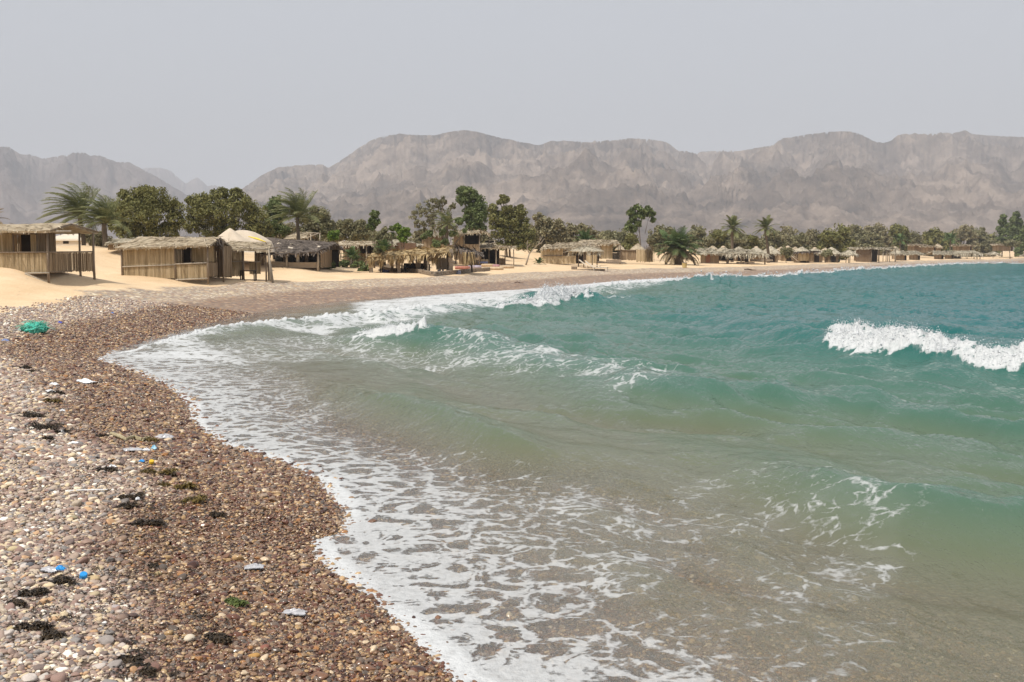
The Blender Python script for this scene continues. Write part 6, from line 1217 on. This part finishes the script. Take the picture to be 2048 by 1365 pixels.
def cap(u, v, lab, mat):
    X, Y, Z = onground(u, v); m = MB(); m.tube([(0, 0, 0), (0, 0, .018), (0, 0, .022)], [.018, .018, .015], 12); o = m.build('bottle_cap', mat); o.location = (X, Y, Z + .025); o.rotation_euler = (.4, .3, 0); o.scale = (1.5, 1.5, 1.5); tag(o, lab, 'bottle cap')
cap(303, 932, 'yellow bottle cap right of the bright blue scrap', nmat('yellow_cap', [(.7, .45, .03), (.75, .5, .05)], 2, rough=.4)); cap(167, 1163, 'blue bottle cap right of the bright blue pointed scrap', M_BLUEP)
X, Y, Z = onground(170, 989); m = MB(); m.tube([(-.17, 0, .03), (0, .01, .035), (.2, .03, .035)], [.005, .006, .005], 6); o = m.build('white_stick', M_WHITEP); o.location = (X, Y, Z); tag(o, 'thin white stick lying flat on dry pebbles', 'stick')
m = MB(); P = [onground(u, v) for u, v in ((222, 875), (240, 880), (252, 885), (268, 882), (285, 886), (300, 880))]; c = P[0]; m.tube([(p[0] - c[0], p[1] - c[1], p[2] - c[2] + .04 + rnd.uniform(-.01, .01)) for p in P], [.02, .028, .02, .026, .022, .016], 7); o = m.build('pale_rope', nmat('pale_rope_fibre', [(.3, .25, .14), (.48, .42, .28)], 30, bump=.6)); o.location = c; tag(o, 'pale twisted rope between two yellow brown weed clumps', 'rope')
def stone(u, v, wpx, lab, c):
    X, Y, Z = onground(u, v); k = Y / F; bpy_me = bpy.data.meshes.new('rounded_stone'); import bmesh; bm = bmesh.new(); bmesh.ops.create_icosphere(bm, subdivisions=3, radius=1)
    for q in bm.verts: f = 1 + .12 * math.sin(q.co.x * 3 + u) + .08 * math.sin(q.co.y * 4 + v); q.co = Vector((q.co.x * f * wpx * k / 2, q.co.y * f * wpx * k / 2 * .75, q.co.z * f * wpx * k / 2 * .5))
    bm.to_mesh(bpy_me); bm.free(); bpy_me.polygons.foreach_set('use_smooth', [True] * len(bpy_me.polygons)); o = mobj('rounded_stone', bpy_me, nmat('stone_surface', [tuple(x * .85 for x in c), c], 12, bump=.2)); o.location = (X, Y, Z + wpx * k * .14); o.rotation_euler = (.1, -.1, rnd.uniform(-.5, .5)); tag(o, lab, 'stone')
for a in ((378, 1282, 28, 'large cream oval stone low right of centre on the dry pebbles', (.62, .54, .42)), (208, 1250, 12, 'small bright white pebble in the dry gravel', (.85, .84, .8)), (187, 1163, 26, 'tan flat stone right of the blue bottle cap', (.5, .38, .22)), (188, 1194, 24, 'tan oval stone under the one by the blue cap', (.45, .37, .24)), (315, 1152, 18, 'round tan stone beside a black weed knot', (.48, .37, .2)), (230, 1218, 20, 'pale grey rounded stone left of the green weed', (.42, .37, .36)), (20, 1262, 20, 'rounded yellowish stone at the left picture edge', (.48, .39, .22)), (28, 1102, 24, 'pale yellow oval stone near the left edge', (.56, .46, .28)), (148, 1040, 20, 'grey green flat stone in dry gravel', (.3, .26, .17)), (58, 1135, 22, 'dark grey stone left of the grey film', (.14, .14, .15)), (508, 1315, 22, 'ochre rounded stone on the wet pebbles at the bottom', (.45, .26, .09)), (528, 1300, 22, 'red brown angular stone beside the ochre one', (.26, .11, .08))): stone(*a)
def net():
    X, Y, Z = onground(70, 668); k = Y / F; import bmesh; R = empty('green_net_bundle', (X, Y, Z), 'bundled turquoise green fishing net on the pebbles at left', 'fishing net'); bm = bmesh.new(); bmesh.ops.create_icosphere(bm, subdivisions=5, radius=1)
    for q in bm.verts:
        p = q.co; n_ = float(fbm(np.array([p.x * 2.2 + 5]), np.array([p.y * 2.2 + p.z * 2.5]), 3, 4)[0]); f = 1 + .42 * n_; q.co = Vector((p.x * f * 25 * k, p.y * f * 17 * k, max(-.02, p.z * f * 13 * k + 9 * k)))
    me = bpy.data.meshes.new('net_body'); bm.to_mesh(me); bm.free(); me.polygons.foreach_set('use_smooth', [True] * len(me.polygons)); mobj('net_body', me, nmat('turquoise_net', [(.03, .24, .18), (.07, .46, .35), (.2, .6, .48)], 9, (1, 1, 1), bump=.9, dist=.03), R)
    m = MB()
    for _ in range(160):
        a = rnd.uniform(0, 6.28); e = rnd.uniform(.1, 1.4); p = Vector((math.cos(a) * math.cos(e) * 25 * k, math.sin(a) * math.cos(e) * 17 * k, math.sin(e) * 13 * k + 7 * k)); q = p + Vector((rnd.uniform(-.2, .2), rnd.uniform(-.2, .2), rnd.uniform(-.1, .1))); m.tube([p, (p + q) / 2 + Vector((0, 0, .05)), q], .006, 4, False)
    m.build('net_cords', nmat('net_cord', [(.10, .38, .28), (.25, .55, .42)], 9), R)
net()

def weed_bits():
    m = MB(); n = 0
    line = [(30, 735), (70, 800), (100, 860), (200, 900), (230, 960), (290, 1030), (300, 1120), (200, 1180), (80, 1240), (400, 1250), (290, 1340)]
    for u, v in line:
        for _ in range(18):
            uu = u + rnd.gauss(0, 45); vv = v + rnd.gauss(0, 28)
            if uu < -30 or vv > 1400: continue
            X, Y, Z = onground(uu, vv)
            if float(shore_s(np.array([X]), np.array([Y]))[0]) < .5: continue
            r = rnd.uniform(.012, .045)
            for _ in range(14): blades(m, [(X + rnd.gauss(0, r), Y + rnd.gauss(0, r), Z + rnd.uniform(.012, .035))], [(rnd.uniform(-1, 1), rnd.uniform(-1, 1), rnd.uniform(-.3, .4))], rnd.uniform(.012, .035), .009, .3)
    o = m.build('seaweed_bits', M_WEED, kind='stuff')
weed_bits()
